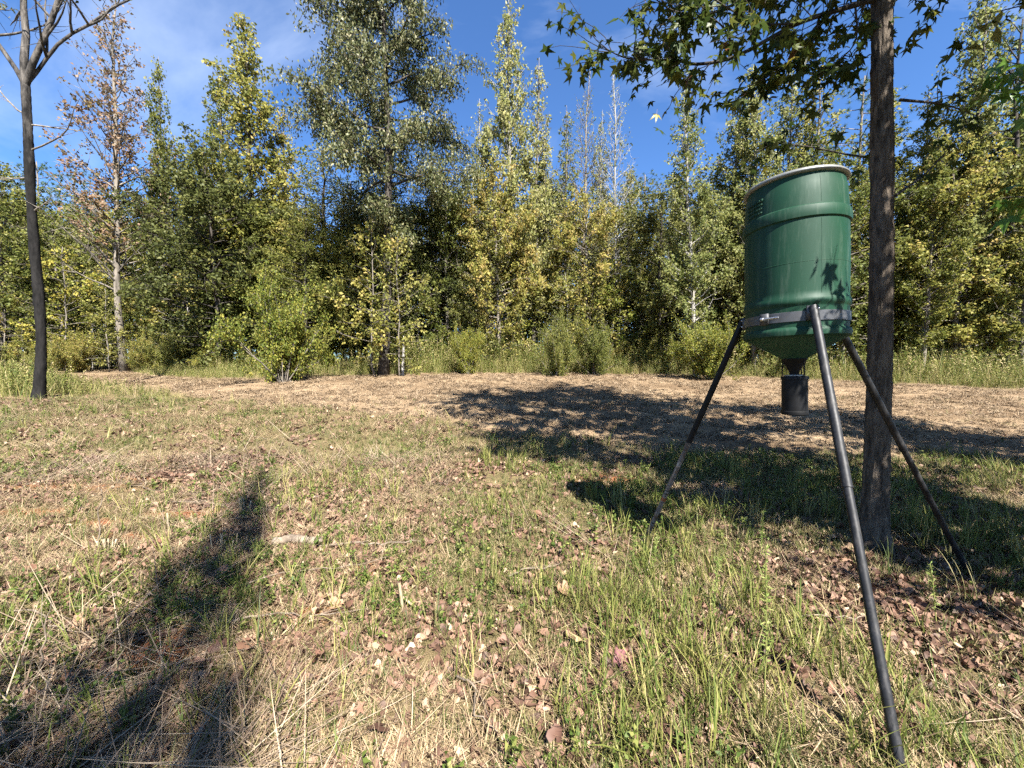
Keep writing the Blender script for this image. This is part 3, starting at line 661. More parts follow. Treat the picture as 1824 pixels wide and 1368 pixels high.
treep('spire_tree', 'pale green tree hugging the flank of the tallest spire tree', 'thin1', 945, 120, 24, 'lf_pale', 'bark_grey', 0.9)
treep('bare_tree', 'slender leafless tree with whitish top in front of open sky', 'bare', 1030, 140, 24, 'lf_pale', 'bark_grey', 0.9)
treep('slim_tree', 'slim sparse tree between the two whitish leafless trees', 'thin0', 1064, 205, 23.5, 'lf_pale', 'bark_twig', 0.62)
treep('bare_tree', 'whitish leafless tree nearest the overhanging star-shaped leaves', 'bare', 1102, 145, 23, 'lf_pale', 'bark_pale', 0.9)
treep('slim_tree', 'green sparse tree beside the tallest pale spire tree and the leafless trees', 'thin1', 1000, 195, 24, 'lf_mid', 'bark_grey', 0.8)
treep('white_trunk_tree', 'yellow-green tree with a leaning whitish trunk beside the feeder drum', 'cone0', 1240, 165, 17.5, 'lf_pale', 'bark_twig', 0.95, lean=(0.0, 0.05))
treep('yellow_tree', 'pale yellow-green tree behind the green drum', 'cone1', 1345, 120, 18.5, 'lf_pale', 'bark_grey', 0.95)
treep('yellow_tree', 'yellow-green tree between the green drum and the sweetgum trunk', 'thin1', 1440, 110, 19, 'lf_yellow', 'bark_grey', 1.1)
treep('pine_tree', 'green pine showing its top beside the sweetgum trunk', 'pine0', 1500, 160, 22, 'lf_pine', 'bark_grey', 1.0)
treep('pale_tree', 'tall pale leaved tree beyond the sweetgum trunk against the sky', 'cone2', 1705, -40, 18, 'lf_pale', 'bark_grey', 0.8)
treep('pine_tree', 'dark trunked pine with full green top near the edge of the wood', 'pine1', 1785, 60, 17, 'lf_pine', 'bark_dark', 1.0)
treep('yellow_tree', 'yellow-green tree just past the sweetgum trunk', 'cone0', 1640, 235, 17, 'lf_yellow', 'bark_grey', 0.95)
treep('yellow_tree', 'dense yellow-green tree at the far right under the pine', 'cone1', 1820, 230, 16, 'lf_yellow', 'bark_grey', 1.0)
treep('dark_tree', 'dark green tree under the leaning whitish trunk', 'dense2', 1175, 330, 21, 'lf_dark', 'bark_dark', 1.05)
treep('dark_tree', 'dark green tree low behind the feeder legs', 'dense1', 1300, 360, 21, 'lf_dark', 'bark_dark', 1.0)
treep('mid_green_tree', 'mid green tree at the far left beyond the dark forked tree', 'dense2', 5, 300, 20, 'lf_mid', 'bark_dark', 1.0)
treep('mid_green_tree', 'mid green tree filling the gap next to the forked trunk', 'dense0', 120, 395, 21, 'lf_mid', 'bark_grey', 1.0)
treep('olive_tree', 'olive green tree in front of the spire trees', 'dense1', 890, 300, 21.5, 'lf_yellow', 'bark_grey', 0.9)
treep('olive_tree', 'olive green tree below the whitish leafless trees', 'dense0', 1050, 340, 22, 'lf_yellow', 'bark_grey', 0.9)
treep('olive_tree', 'olive green tree in the gap between oak and spire trees', 'dense2', 800, 330, 23, 'lf_mid', 'bark_grey', 0.85)

treep('pale_tree', 'pale green tree rising above the drum lid', 'cone2', 1392, 135, 20.5, 'lf_pale', 'bark_grey', 0.95)
treep('yellow_tree', 'yellow-green tree in the gap between whitish trunk and drum', 'cone1', 1292, 175, 19.5, 'lf_pale', 'bark_grey', 0.95)
treep('pale_tree', 'pale tree hidden behind the sweetgum trunk', 'cone0', 1545, 150, 20, 'lf_yellow', 'bark_grey', 1.0)
treep('yellow_tree', 'yellowing tree between the sweetgum trunk and the tall pale tree', 'cone2', 1625, 175, 20, 'lf_yellow', 'bark_grey', 0.9)
treep('mid_green_tree', 'mid green tree under the tall pale tree beyond the sweetgum', 'dense0', 1700, 250, 17.5, 'lf_yellow', 'bark_grey', 1.0)
treep('mid_green_tree', 'mid green tree beside the far pine at the right', 'dense2', 1762, 225, 18.5, 'lf_mid', 'bark_grey', 1.0)
treep('pale_tree', 'pale yellow tree low behind the drum and legs', 'dense2', 1400, 300, 18, 'lf_pale', 'bark_grey', 1.0)
treep('mid_green_tree', 'green tree behind the gap of drum and sweetgum trunk', 'dense0', 1500, 280, 18, 'lf_mid', 'bark_grey', 1.0)
treep('olive_tree', 'olive tree below the open sky next to the whitish trunk', 'cone1', 1120, 300, 24, 'lf_yellow', 'bark_grey', 1.1)
treep('olive_tree', 'pale olive tree between spire tree and leafless trees', 'cone0', 975, 255, 24.5, 'lf_pale', 'bark_grey', 1.0)

# pines standing further back
for px_, yt, Y_ in ((85, 300, 36), (150, 310, 38), (20, 330, 34), (1140, 318, 36), (1180, 325, 38), (1115, 340, 40), (985, 330, 42), (630, 330, 40)):
    o_ = treep('pine_tree', 'rounded green pine top standing back behind the wood edge', random.choice(['pine0', 'pine1']), px_, yt, Y_, 'lf_pine', 'bark_grey', 1.15, group='pines behind the wood edge'); later('pine', o_, px_, 'rounded pine behind the wood edge')
# trees deep in the wood
mats_bg = ['lf_mid', 'lf_yellow', 'lf_dark', 'lf_mid', 'lf_pale']
rb = random.Random(5)
for k in range(84):
    Y_ = rb.uniform(24.5, 44); px_ = -120 + (k + rb.random()) / 84 * 2080
    yt = rb.uniform(330, 430) if not (1120 < px_ < 1200) else rb.uniform(380, 430)
    p_ = rb.choice(['cone0', 'cone1', 'cone2', 'dense0', 'dense1', 'dense2', 'thin0', 'cedar0'])
    X, Y2, z = spot(px_, Y_)
    lm_ = rb.choice(mats_bg)
    o_ = tree('woodland_tree', '', 'tree', p_, X, Y2, CAM_H + (655 - yt) / F_PX * Y_ - z, lm_, rb.choice(['bark_grey', 'bark_dark']), rb.uniform(0.9, 1.3), group='trees deep in the wood')
    later('deep', o_, px_, COLW[lm_] + ' tree deep in the wood')
# saplings in the understorey
for k in range(95):
    px_ = -60 + (k + rb.random()) / 95 * 1960
    lim = 18.5 + 4.0 * (1 - ((px_ - 900) / 950) ** 2)
    Y_ = lim + rb.uniform(2.0, 8)
    if 650 < px_ < 760 and Y_ < 21: Y_ += 2.5
    X, Y2, z = spot(px_, Y_)
    lm_ = rb.choice(['lf_yellow', 'lf_mid', 'lf_yellow', 'lf_bright', 'lf_pale']); h_ = rb.uniform(2.6, 7.5)
    o_ = tree('sapling', '', 'sapling', 'sap%d' % rb.randrange(4), X, Y2, h_, lm_, rb.choice(['bark_grey', 'bark_twig']), rb.uniform(0.9, 1.4), group='understorey saplings')
    later('sap', o_, px_, ('tall ' if h_ > 5 else 'low ') + COLW[lm_] + ' sapling')
# bushes
def bushp(name, label, proto, px, Y, h, wd, leafm, group=None):
    X, Y, z = spot(px, Y); return tree(name, label, 'bush', proto, X, Y, h, leafm, 'bark_grey', wd / h * 0.63, group=group)
bushp('round_bush', 'round bright yellow-green bush at the edge of the tilled plot', 'bush0', 505, 17.6, 4.0, 4.4, 'lf_bright')
bushp('yellow_bush', 'small golden yellow bush near the middle of the wood edge', 'bush1', 835, 21.5, 2.3, 2.2, 'lf_bright')
bushp('dark_bush', 'dark green upright bush standing at the far edge of the tilled plot', 'bush2', 992, 20.5, 2.9, 2.3, 'lf_mid')
bushp('low_bush', 'low green bush beside the dark upright bush', 'bush0', 1060, 21, 2.4, 2.6, 'lf_mid')
bushp('weedy_bush', 'yellow-green weedy bush behind the leaning feeder leg', 'bush1', 1270, 18.5, 2.5, 3.2, 'lf_bright')
for k in range(26):
    px_ = rb.uniform(-40, 1860); lim = 18.2 + 4.2 * (1 - ((px_ - 900) / 950) ** 2); Y_ = lim + rb.uniform(1.0, 4.5)
    lm_ = rb.choice(['lf_mid', 'lf_bright', 'lf_yellow'])
    o_ = bushp('edge_shrub', '', 'bush%d' % rb.randrange(3), px_, Y_, rb.uniform(1.0, 2.4), rb.uniform(1.2, 2.8), lm_, 'shrubs along the wood edge')
    later('shrub', o_, px_, 'low ' + COLW[lm_] + ' shrub')
settle()
# dead snags and thin pale stems seen among the foliage
for px_, yt, Y_, lab in ((549, 445, 24.5, 'pale broken snag standing behind the round bright bush'), (717, 595, 20.3, 'short grey dead post beside the oak trunk')):
    X, Y2, z = spot(px_, Y_); h = CAM_H + (655 - yt) / F_PX * Y_ - z
    mb = MB(); tube(mb, smooth_path((0, 0, -0.1), (0.03, 0, 1), h, 7, np.random.default_rng(int(px_)), jit=0.02), np.linspace(0.09, 0.05, 7), 8)
    tube(mb, [(0, 0, h * 0.6), (0.15, 0.05, h * 0.66)], [0.03, 0.012], 5)
    o = mesh_obj('dead_snag', mb.mesh('snag', True), None, M['bark_twig']); o.location = (X, Y2, z); tag(o, lab, 'dead tree')

# -- the oak
def oak_mesh():
    g = np.random.default_rng(77); wb, lb = MB(), MB()
    H = 23.0; zz = np.linspace(0, 1, 16)
    tp = np.stack([0.35 * np.sin(zz * 3.0), 0.2 * np.sin(zz * 4.1), H * zz], 1)
    tr = 0.25 * (1 - zz) ** 0.75 + 0.02; tr[0] = 0.33
    tube(wb, tp, tr, 10)
    LP = []
    at = lambda z: np.array([np.interp(z, tp[:, 2], tp[:, i]) for i in range(3)])
    def limb(z, a, e, ln, r):
        bp = smooth_path(at(z), (math.cos(a) * math.cos(e), math.sin(a) * math.cos(e), math.sin(e)), ln, 7, g, (0, 0, -0.1), 0.1)
        tube(wb, bp, np.linspace(r, 0.015, 7), 6, False)
        for q in range(int(7 + ln * 3.2)):
            u = g.uniform(0.22, 1); f = u * 6; j = min(int(f), 5); pp = bp[j] + (bp[j + 1] - bp[j]) * (f - j)
            s1 = smooth_path(pp, unit(bp[j + 1] - bp[j]) * 0.7 + g.normal(0, 0.6, 3), ln * g.uniform(0.16, 0.34), 4, g, (0, 0, -0.6))
            tube(wb, s1, np.linspace(0.018, 0.005, 4), 3, False)
            for w in range(6):
                u2 = g.uniform(0.3, 1); f2 = u2 * 3; j2 = min(int(f2), 2); p2 = s1[j2] + (s1[j2 + 1] - s1[j2]) * (f2 - j2)
                c = p2 + g.normal(0, 0.16, 3) + [0, 0, -0.1]
                m_ = 13; LP.append(c + g.normal(0, 1, (m_, 3)) * [0.15, 0.15, 0.2])
    for i in range(40):
        t = i / 40; z = 10.0 + (H - 10.2) * t; a = i * 2.39996 + g.normal(0, 0.3)
        ln = 5.3 * (1 - 0.45 * t) * g.uniform(0.7, 1.05)
        limb(z, a, 0.12 + 0.8 * t + g.normal(0, 0.12), ln, 0.075 * (1 - 0.5 * t))
    for i in range(5): limb(7.6 + 0.4 * i, i * 2.4, 0.1, g.uniform(0.8, 1.6), 0.03)
    LP = np.concatenate(LP)
    leaves(lb, LP, g.uniform(0.13, 0.23, len(LP)), g.uniform(0.06, 0.09, len(LP)), g, 1.5, 0.3)
    return wb.mesh('oak_wood', True), lb.mesh('oak_leaves')
wood, lv = oak_mesh()
X, Y, z = spot(683, 20.6)
oak = empty('oak_tree', (X, Y, z - 0.1)); mesh_obj('trunk', wood, oak, M['bark_dark']); mesh_obj('crown', lv, oak, M['lf_oak'])
tag(oak, 'tall broad oak with a heavy drooping grey-green crown at the wood edge', 'tree')
treep('vine_sapling', 'leafy yellow-green sapling clothing the lower trunk of the oak', 'sap0', 668, 395, 17.6, 'lf_yellow', 'bark_grey', 1.0, cat='sapling')
treep('vine_sapling', 'green leafy sapling close beside the lower oak trunk', 'sap1', 712, 420, 17.5, 'lf_mid', 'bark_grey', 0.9, cat='sapling')

# -- dark forked tree at the left
def forked_mesh():
    g = np.random.default_rng(15); wb, tw, lb, ub = MB(), MB(), MB(), MB(); P = []
    k = 110; zz = np.linspace(0, 1, k); H = 10.3
    tp = np.stack([0.2 * zz + 0.05 * np.sin(zz * 9), 0.1 * np.sin(zz * 5), H * zz], 1)
    r = 0.135 - 0.03 * zz + 0.09 * np.exp(-zz * H / 0.25) + 0.012 * np.sin(zz * 23) * np.sin(zz * 7)
    ta, za = np.meshgrid(np.arange(26), np.arange(k)); rg = np.abs(vnoise(ta * 0.9, za * 0.32, 1.0, 71) - 0.5) * 2
    tube(wb, tp, r, 26, wob=0.93 + 0.16 * rg + g.normal(0, 0.015, (k, 26)))
    top = tp[-1]
    def limb(d, ln, r0, sub=True, bend=(0, 0, 0.4), k=9):
        bp = smooth_path(top - [0, 0, 0.2], d, ln, k, g, bend, 0.07); tube(ub, bp, np.linspace(r0, 0.03, k), 8, False)
        for q in range(6 if sub else 0):
            j = g.integers(2, k - 1); s1 = smooth_path(bp[j], unit(bp[j] - bp[j - 1]) + g.normal(0, 0.6, 3), g.uniform(1.0, 2.6), 6, g, (0, 0, 0.5), 0.12)
            tube(ub, s1, np.linspace(0.04, 0.008, 6), 5, False)
            for w in range(4):
                jj = g.integers(1, 5); s2 = smooth_path(s1[jj], unit(s1[jj] - s1[jj - 1]) + g.normal(0, 0.7, 3), g.uniform(0.4, 1.1), 4, g, (0, 0, 0.2), 0.15)
                tube(ub, s2, np.linspace(0.012, 0.003, 4), 3, False)
                if s2[-1][2] > 13.2: P.append(s2[g.integers(1, 4, 11)] + g.normal(0, 0.13, (11, 3)))
    limb((0.0, 0, 1), 6.5, 0.105); limb((0.5, -0.1, 0.9), 6.0, 0.09, bend=(-0.35, 0, 0.8)); limb((-0.6, 0.1, 1.0), 5.0, 0.07); limb((0.8, 0.2, 1.3), 4.5, 0.05, bend=(0.3, 0, -0.1))
    # thin dead side branches
    for (z0, d, ln) in ((8.1, (1, 0, 0.35), 3.0), (9.2, (-1, 0.1, 0.5), 2.6), (7.3, (-0.8, 0, -0.2), 1.2), (6.2, (0.9, 0, 0.5), 1.0), (8.9, (0.9, 0.3, 0.1), 1.6)):
        c = np.array([np.interp(z0, tp[:, 2], tp[:, i]) for i in range(3)])
        bp = smooth_path(c, d, ln, 8, g, (0, 0, -0.1), 0.14); tube(tw, bp, np.linspace(0.03, 0.006, 8), 5, False)
        for q in range(5):
            j = g.integers(2, 7); tube(tw, smooth_path(bp[j], unit(bp[j] - bp[j - 1]) + g.normal(0, 0.6, 3), g.uniform(0.2, 0.6), 4, g), np.linspace(0.012, 0.003, 4), 3, False)
    P = np.concatenate(P) if P else np.zeros((0, 3)); leaves(lb, P, g.uniform(0.1, 0.17, len(P)), 0.075, g, 0.7, 0.5)
    return wb.mesh('forked_wood', True), ub.mesh('forked_limbs', True), tw.mesh('dead_branches', True), lb.mesh('forked_leaves')
w_, u_, t_, l_ = forked_mesh()
X, Y, z = spot(66, 12.8)
ft = empty('forked_tree', (X, Y, z - 0.1)); mesh_obj('trunk', w_, ft, M['bark_left']); mesh_obj('limbs', u_, ft, M['bark_left']); mesh_obj('dead_branches', t_, ft, M['bark_grey']); mesh_obj('crown', l_, ft, M['lf_oak'])
tag(ft, 'dark trunked nearly bare tree forking high up at the left edge', 'tree')

# ------------------------------------------------------------------ the feeder
M['drum'] = plain_mat('drum_green', (0.0048, 0.031, 0.0155), 0.55, 0, 0.22, 0.05, 5.0)
def dusty(m_, col, amt):
    """faint vertical dust streaks and scuffs"""
    n, l = m_.node_tree.nodes, m_.node_tree.links
    p = [q for q in n if q.type == 'BSDF_PRINCIPLED'][0]; tcn = [q for q in n if q.type == 'TEX_COORD'][0]; old = p.inputs['Base Color'].links[0].from_socket
    mp_ = n.new('ShaderNodeMapping'); mp_.inputs['Scale'].default_value = (14, 14, 1.6); l.new(tcn.outputs['Object'], mp_.inputs[0])
    nz_ = n.new('ShaderNodeTexNoise'); nz_.inputs['Scale'].default_value = 2.0; nz_.inputs['Detail'].default_value = 8; nz_.inputs['Roughness'].default_value = 0.75; l.new(mp_.outputs[0], nz_.inputs['Vector'])
    rp_ = ramp_node(n, [(0.5, (0, 0, 0)), (0.8, (amt, amt, amt))]); l.new(nz_.outputs[0], rp_.inputs[0])
    mx_ = n.new('ShaderNodeMix'); mx_.data_type = 'RGBA'; mx_.inputs[7].default_value = (*col, 1); l.new(rp_.outputs[0], mx_.inputs[0]); l.new(old, mx_.inputs[6]); l.new(mx_.outputs[2], p.inputs['Base Color'])
dusty(M['drum'], (0.10, 0.13, 0.10), 0.4)
M['lid'] = plain_mat('lid_grey', (0.22, 0.22, 0.21), 0.42, 0.5, 0.5, 0.1, 14)
M['strap'] = plain_mat('strap_grey', (0.06, 0.061, 0.065), 0.45, 0.3, 0.5, 0.2, 10)
M['bolt'] = plain_mat('bolt_zinc', (0.6, 0.6, 0.6), 0.3, 0.9)
M['black'] = plain_mat('black_tube', (0.005, 0.005, 0.0055), 0.55, 0.0, 0.2, 0.3, 16, bump=0.1)
M['legmetal'] = plain_mat('worn_leg', (0.010, 0.010, 0.0112), 0.52, 0.1, 0.35, 0.35, 18, bump=0.15)
M['legrust'] = plain_mat('weathered_leg', (0.13, 0.125, 0.12), 0.55, 0.3, 0.4, 0.3, 12, dirt=(0.075, 0.055, 0.045), bump=0.15)
dusty(M['legmetal'], (0.12, 0.11, 0.10), 0.5)
M['rust'] = plain_mat('rust_spot', (0.20, 0.07, 0.03), 0.8, 0.0, 0.2, 0.3, 40)
M['cone'] = plain_mat('hopper_green', (0.010, 0.05, 0.03), 0.5, 0, 0.4, 0.1, 6)

FX, FY = 1.915, 2.64
fd = empty('game_feeder', (FX, FY, gzf(FX, FY)))
fd.rotation_euler = (0, 0, 0)
tag(fd, 'green plastic drum game feeder on three dark tripod legs', 'feeder')
TILT = Matrix.Rotation(R(-1.6), 4, (math.sin(R(36)), math.cos(R(36)), 0))
PIV = Vector((0, 0, 1.85))
TM = Matrix.Translation(PIV) @ TILT @ Matrix.Translation(-PIV)
def fpart(name, mb, mat, parent=fd, smooth=True, tilt=True, auto=35):
    me = mb.mesh(name, smooth)
    if tilt: me.transform(TM)
    if smooth and auto: me.set_sharp_from_angle(angle=R(auto))
    return mesh_obj(name, me, parent, mat)
Rd = 0.286
# drum wall with two rolled ribs and a rounded bottom chime
prof = [(Rd - 0.004, 1.80), (Rd + 0.010, 1.812), (Rd + 0.013, 1.835), (Rd + 0.010, 1.85), (Rd - 0.002, 1.862), (Rd, 1.90), (Rd, 1.985), (Rd + 0.002, 1.995),
        (Rd + 0.009, 2.004), (Rd + 0.011, 2.02), (Rd + 0.009, 2.037), (Rd + 0.001, 2.052), (Rd, 2.08), (Rd + 0.002, 2.2), (Rd + 0.003, 2.35), (Rd + 0.001, 2.50), (Rd + 0.001, 2.518),
        (Rd + 0.011, 2.526), (Rd + 0.014, 2.546), (Rd + 0.013, 2.575), (Rd + 0.009, 2.592), (Rd - 0.001, 2.60), (Rd - 0.003, 2.66), (Rd - 0.008, 2.74), (Rd - 0.016, 2.775), (Rd - 0.016, 2.80)]
mb = MB(); lathe(mb, prof, 72); drum = fpart('drum', mb, M['drum'])
# moulding seam and moulded lettering block
mb = MB()
am = R(36 + 180) + R(7)
for z0, z1 in ((2.06, 2.51), (2.61, 2.77)):
    zs_ = np.linspace(z0, z1, 12); pr_ = np.interp(zs_, [q[1] for q in prof], [q[0] for q in prof]); a_ = R(262)
    tube(mb, np.stack([pr_ * math.cos(a_), pr_ * math.sin(a_), zs_], 1), 0.0011, 5)
fpart('mould_seam', mb, M['drum'], drum)
mb = MB(); lathe(mb, [(Rd + 0.0022, 2.255), (Rd + 0.0036, 2.257), (Rd + 0.0022, 2.259)], 72); fpart('mould_line', mb, M['drum'], drum)
mb = MB(); gl = random.Random(3)
for row in range(4):
    aa = R(172)
    while aa < R(197):
        wv = gl.uniform(0.008, 0.02); ac = aa + wv / Rd / 2
        box(mb, (math.cos(ac) * (Rd + 0.0015), math.sin(ac) * (Rd + 0.0015), 2.70 - row * 0.026), (0.0022, wv, 0.012 if row else 0.018), Matrix.Rotation(ac, 3, 'Z'))
        aa += (wv + 0.005) / Rd
fpart('moulded_marks', mb, M['drum'], drum, False)
mb = MB(); lathe(mb, [(Rd - 0.018, 2.795), (Rd - 0.006, 2.797), (Rd + 0.001, 2.803), (Rd + 0.001, 2.817), (Rd - 0.006, 2.824), (Rd - 0.018, 2.826), (Rd - 0.02, 2.82), (0.001, 2.826)], 72)
lid = fpart('lid', mb, M['lid'])
mb = MB(); lathe(mb, [(Rd - 0.001, 2.803), (Rd + 0.004, 2.806), (Rd + 0.005, 2.810), (Rd + 0.004, 2.814), (Rd - 0.001, 2.817)], 72); fpart('lock_ring', mb, M['lid'], lid)
mb = MB(); lathe(mb, [(Rd + 0.001, 1.895), (Rd + 0.0065, 1.896), (Rd + 0.007, 1.955), (Rd + 0.001, 1.957)], 72); strap = fpart('strap', mb, M['strap'])
ab = R(202)
mb = MB(); box(mb, (math.cos(ab) * (Rd + 0.012), math.sin(ab) * (Rd + 0.012), 1.925), (0.012, 0.055, 0.072), Matrix.Rotation(ab, 3, 'Z')); fpart('bracket', mb, M['strap'], strap, False)
bd = np.array([-math.sin(ab), math.cos(ab), 0]); bo = np.array([math.cos(ab) * (Rd + 0.026), math.sin(ab) * (Rd + 0.026), 1.926])
mb = MB(); tube(mb, [bo - bd * 0.0 + [0, 0, 0], bo + bd * 0.10], [0.0055, 0.0055], 8); tube(mb, [bo - bd * 0.012, bo + bd * 0.004], [0.012, 0.012], 6); fpart('bolt', mb, M['bolt'], strap)
mb = MB(); lathe(mb, [(Rd - 0.004, 1.803), (Rd - 0.02, 1.792), (0.075, 1.675), (0.066, 1.668), (0.062, 1.66)], 64); fpart('hopper_cone', mb, M['cone'])
mb = MB(); lathe(mb, [(0.071, 1.676), (0.074, 1.668), (0.066, 1.655), (0.030, 1.585), (0.028, 1.565), (0.02, 1.56)], 40); fpart('funnel', mb, M['black'])
mb = MB(); lathe(mb, [(0.001, 1.552), (0.076, 1.552), (0.079, 1.546), (0.079, 1.530), (0.074, 1.527), (0.074, 1.318), (0.078, 1.314), (0.078, 1.296), (0.072, 1.290), (0.001, 1.290)], 40)
mot = fpart('motor_housing', mb, M['black'])
mb = MB(); lathe(mb, [(0.02, 1.565), (0.062, 1.561), (0.062, 1.554), (0.02, 1.552)], 32); fpart('spinner_plate', mb, M['lid'], mot)
for q in (20, 150, 285):
    mb = MB(); a_ = R(q); tube(mb, [(0.066 * math.cos(a_), 0.066 * math.sin(a_), 1.69), (0.069 * math.cos(a_), 0.069 * math.sin(a_), 1.53)], [0.004, 0.004], 6); fpart('hanger_rod', mb, M['black'], mot)

# legs
FEET = [((1.20, 3.52), 'grey'), ((1.49, 1.40), 'black'), ((3.59, 2.96), 'black')]
for (fx, fy), knd in FEET:
    a_ = math.atan2(fy - FY, fx - FX)
    top = TM @ Vector((math.cos(a_) * (Rd + 0.028), math.sin(a_) * (Rd + 0.028), 1.975)); foot = Vector((fx - FX, fy - FY, gzf(fx, fy) - 0.05 - fd.location.z))
    mid = top.lerp(foot, 0.46)
    k = 14; P = [tuple(top.lerp(foot, q / (k - 1) * 0.48)) for q in range(k)]
    mb = MB(); tube(mb, P, 0.0225, 16); leg = fpart('leg', mb, M['black'] if knd == 'grey' else M['legmetal'], tilt=False)
    P = [tuple(top.lerp(foot, 0.47 + q / (k - 1) * 0.53)) for q in range(k)]
    mb = MB(); tube(mb, P, 0.0195, 16); low = fpart('leg_extension', mb, M['legrust'] if knd == 'grey' else M['legmetal'], leg, tilt=False)
    for f_ in (0.478, 0.70, 0.715, 0.86):
        c0 = top.lerp(foot, f_); c1 = top.lerp(foot, f_ + 0.004)
        rr_ = 0.0245 if f_ < 0.5 else 0.0203
        mb = MB(); tube(mb, [tuple(c0), tuple(c1)], rr_, 16); fpart('clamp_ring', mb, M['legmetal'], leg, tilt=False)
    if knd == 'grey':
        mb = MB(); tube(mb, [tuple(top.lerp(foot, 0.735)), tuple(top.lerp(foot, 0.752))], 0.0201, 16); fpart('rust_patch', mb, M['rust'], leg, tilt=False)
    # socket on the strap
    mb = MB(); n_ = Vector((math.cos(a_), math.sin(a_), 0))
    box(mb, tuple(TM @ Vector((math.cos(a_) * (Rd + 0.015), math.sin(a_) * (Rd + 0.015), 1.94))), (0.02, 0.06, 0.085), Matrix.Rotation(a_, 3, 'Z')); fpart('leg_bracket', mb, M['strap'], leg, False, False)
    for zb in (1.918, 1.962):
        p0 = TM @ Vector((math.cos(a_ + 0.085) * (Rd + 0.024), math.sin(a_ + 0.085) * (Rd + 0.024), zb)); p1 = TM @ Vector((math.cos(a_ + 0.085) * (Rd + 0.034), math.sin(a_ + 0.085) * (Rd + 0.034), zb))
        mb = MB(); tube(mb, [tuple(p0), tuple(p1)], 0.0065, 6); fpart('bracket_bolt', mb, M['bolt'], leg, False, False)

# ------------------------------------------------------------------ the near sweetgum
def star_leaf(seed, L=0.062):
    """five-lobed sweetgum leaf with petiole"""
    g = np.random.default_rng(seed); mb = MB()
    lob = [-2.05, -1.0, 0.0, 1.0, 2.05]; ln = [0.66, 0.92, 1.0, 0.92, 0.66]
    pts = []
    for k in range(5):
        pts.append((lob[k], ln[k] * g.uniform(0.9, 1.1)))
        if k < 4: pts.append(((lob[k] + lob[k + 1]) / 2, 0.40))
    pts = [(-2.75, 0.22)] + pts + [(2.75, 0.22)]
    bow, tw_ = g.uniform(0.1, 1.3), g.normal(0, 0.3)
    V = [(0, 0, 0)]
    for th, r in pts:
        x, y = r * math.cos(th), r * math.sin(th)
        V.append((x, y, -bow * 0.35 * (x * x + y * y) + tw_ * x * y + (0.08 if r < 0.5 else 0)))
    V = np.array(V) * L; V[:, 0] += 0.5 * L
    T = [[0, i, i + 1] for i in range(1, len(pts))]
    mb.add(V, None, T, g.random())
    mb.add(np.array([(-0.55 * L, 0, 0.25 * L), (-0.55 * L, 0.02 * L, 0.25 * L), (0.5 * L, 0.018 * L, 0), (0.5 * L, -0.018 * L, 0)]), [[0, 1, 2, 3]], None, 0.9)
    return mb.mesh('star_leaf')
STAR = [star_leaf(700 + k) for k in range(8)]

GX0, GY0 = 3.22, 3.36
gum = empty('sweetgum_tree', (GX0, GY0, gzf(GX0, GY0)))
tag(gum, 'near sweetgum with furrowed grey trunk and star-shaped leaves, behind the feeder', 'tree')
# trunk with furrowed bark and a flared foot
kz, na_ = 320, 72
zz = np.linspace(-0.1, 13.4, kz); th = np.linspace(0, 2 * np.pi, na_, endpoint=False)
cxs = 0.035 * np.sin(zz * 0.9) - 0.028 * zz; cys = 0.03 * np.sin(zz * 0.7 + 1)
rad = 0.094 - 0.0058 * zz + 0.055 * np.exp(-np.maximum(zz, 0) / 0.16) + 0.02 * np.exp(-((zz - 3.5) / 0.12) ** 2) * 0.3
T2, Z2 = np.meshgrid(th, zz)
ridge = vnoise(T2 * 7, Z2 * 9 + np.sin(T2 * 3) * 0.6, 1.0, 2) * 0.6 + vnoise(T2 * 15, Z2 * 26, 1.0, 4) * 0.4
ridge = np.abs(ridge - 0.5) * 2
# close the seam in angle
bl = np.clip((T2 - 5.6) / 0.68, 0, 1); r0_ = vnoise((T2 - 2 * np.pi) * 7, Z2 * 9 + np.sin(T2 * 3) * 0.6, 1.0, 2) * 0.6 + vnoise((T2 - 2 * np.pi) * 15, Z2 * 26, 1.0, 4) * 0.4
ridge = ridge * (1 - bl) + np.abs(r0_ - 0.5) * 2 * bl
rr = rad[:, None] * (1 + 0.25 * np.exp(-np.maximum(zz, 0) / 0.15)[:, None] * np.cos(T2 * 5 + 0.6)) + (ridge - 0.4) * 0.017
V = np.stack([cxs[:, None] + rr * np.cos(T2), cys[:, None] + rr * np.sin(T2), Z2], -1).reshape(-1, 3)
i_ = np.arange(kz - 1)[:, None]; j_ = np.arange(na_)[None, :]
Q = np.stack([i_ * na_ + j_, i_ * na_ + (j_ + 1) % na_, (i_ + 1) * na_ + (j_ + 1) % na_, (i_ + 1) * na_ + j_], -1).reshape(-1, 4)
mb = MB(); mb.add(V, Q); mesh_obj('trunk', mb.mesh('gum_trunk', True), gum, M['bark_gum'])

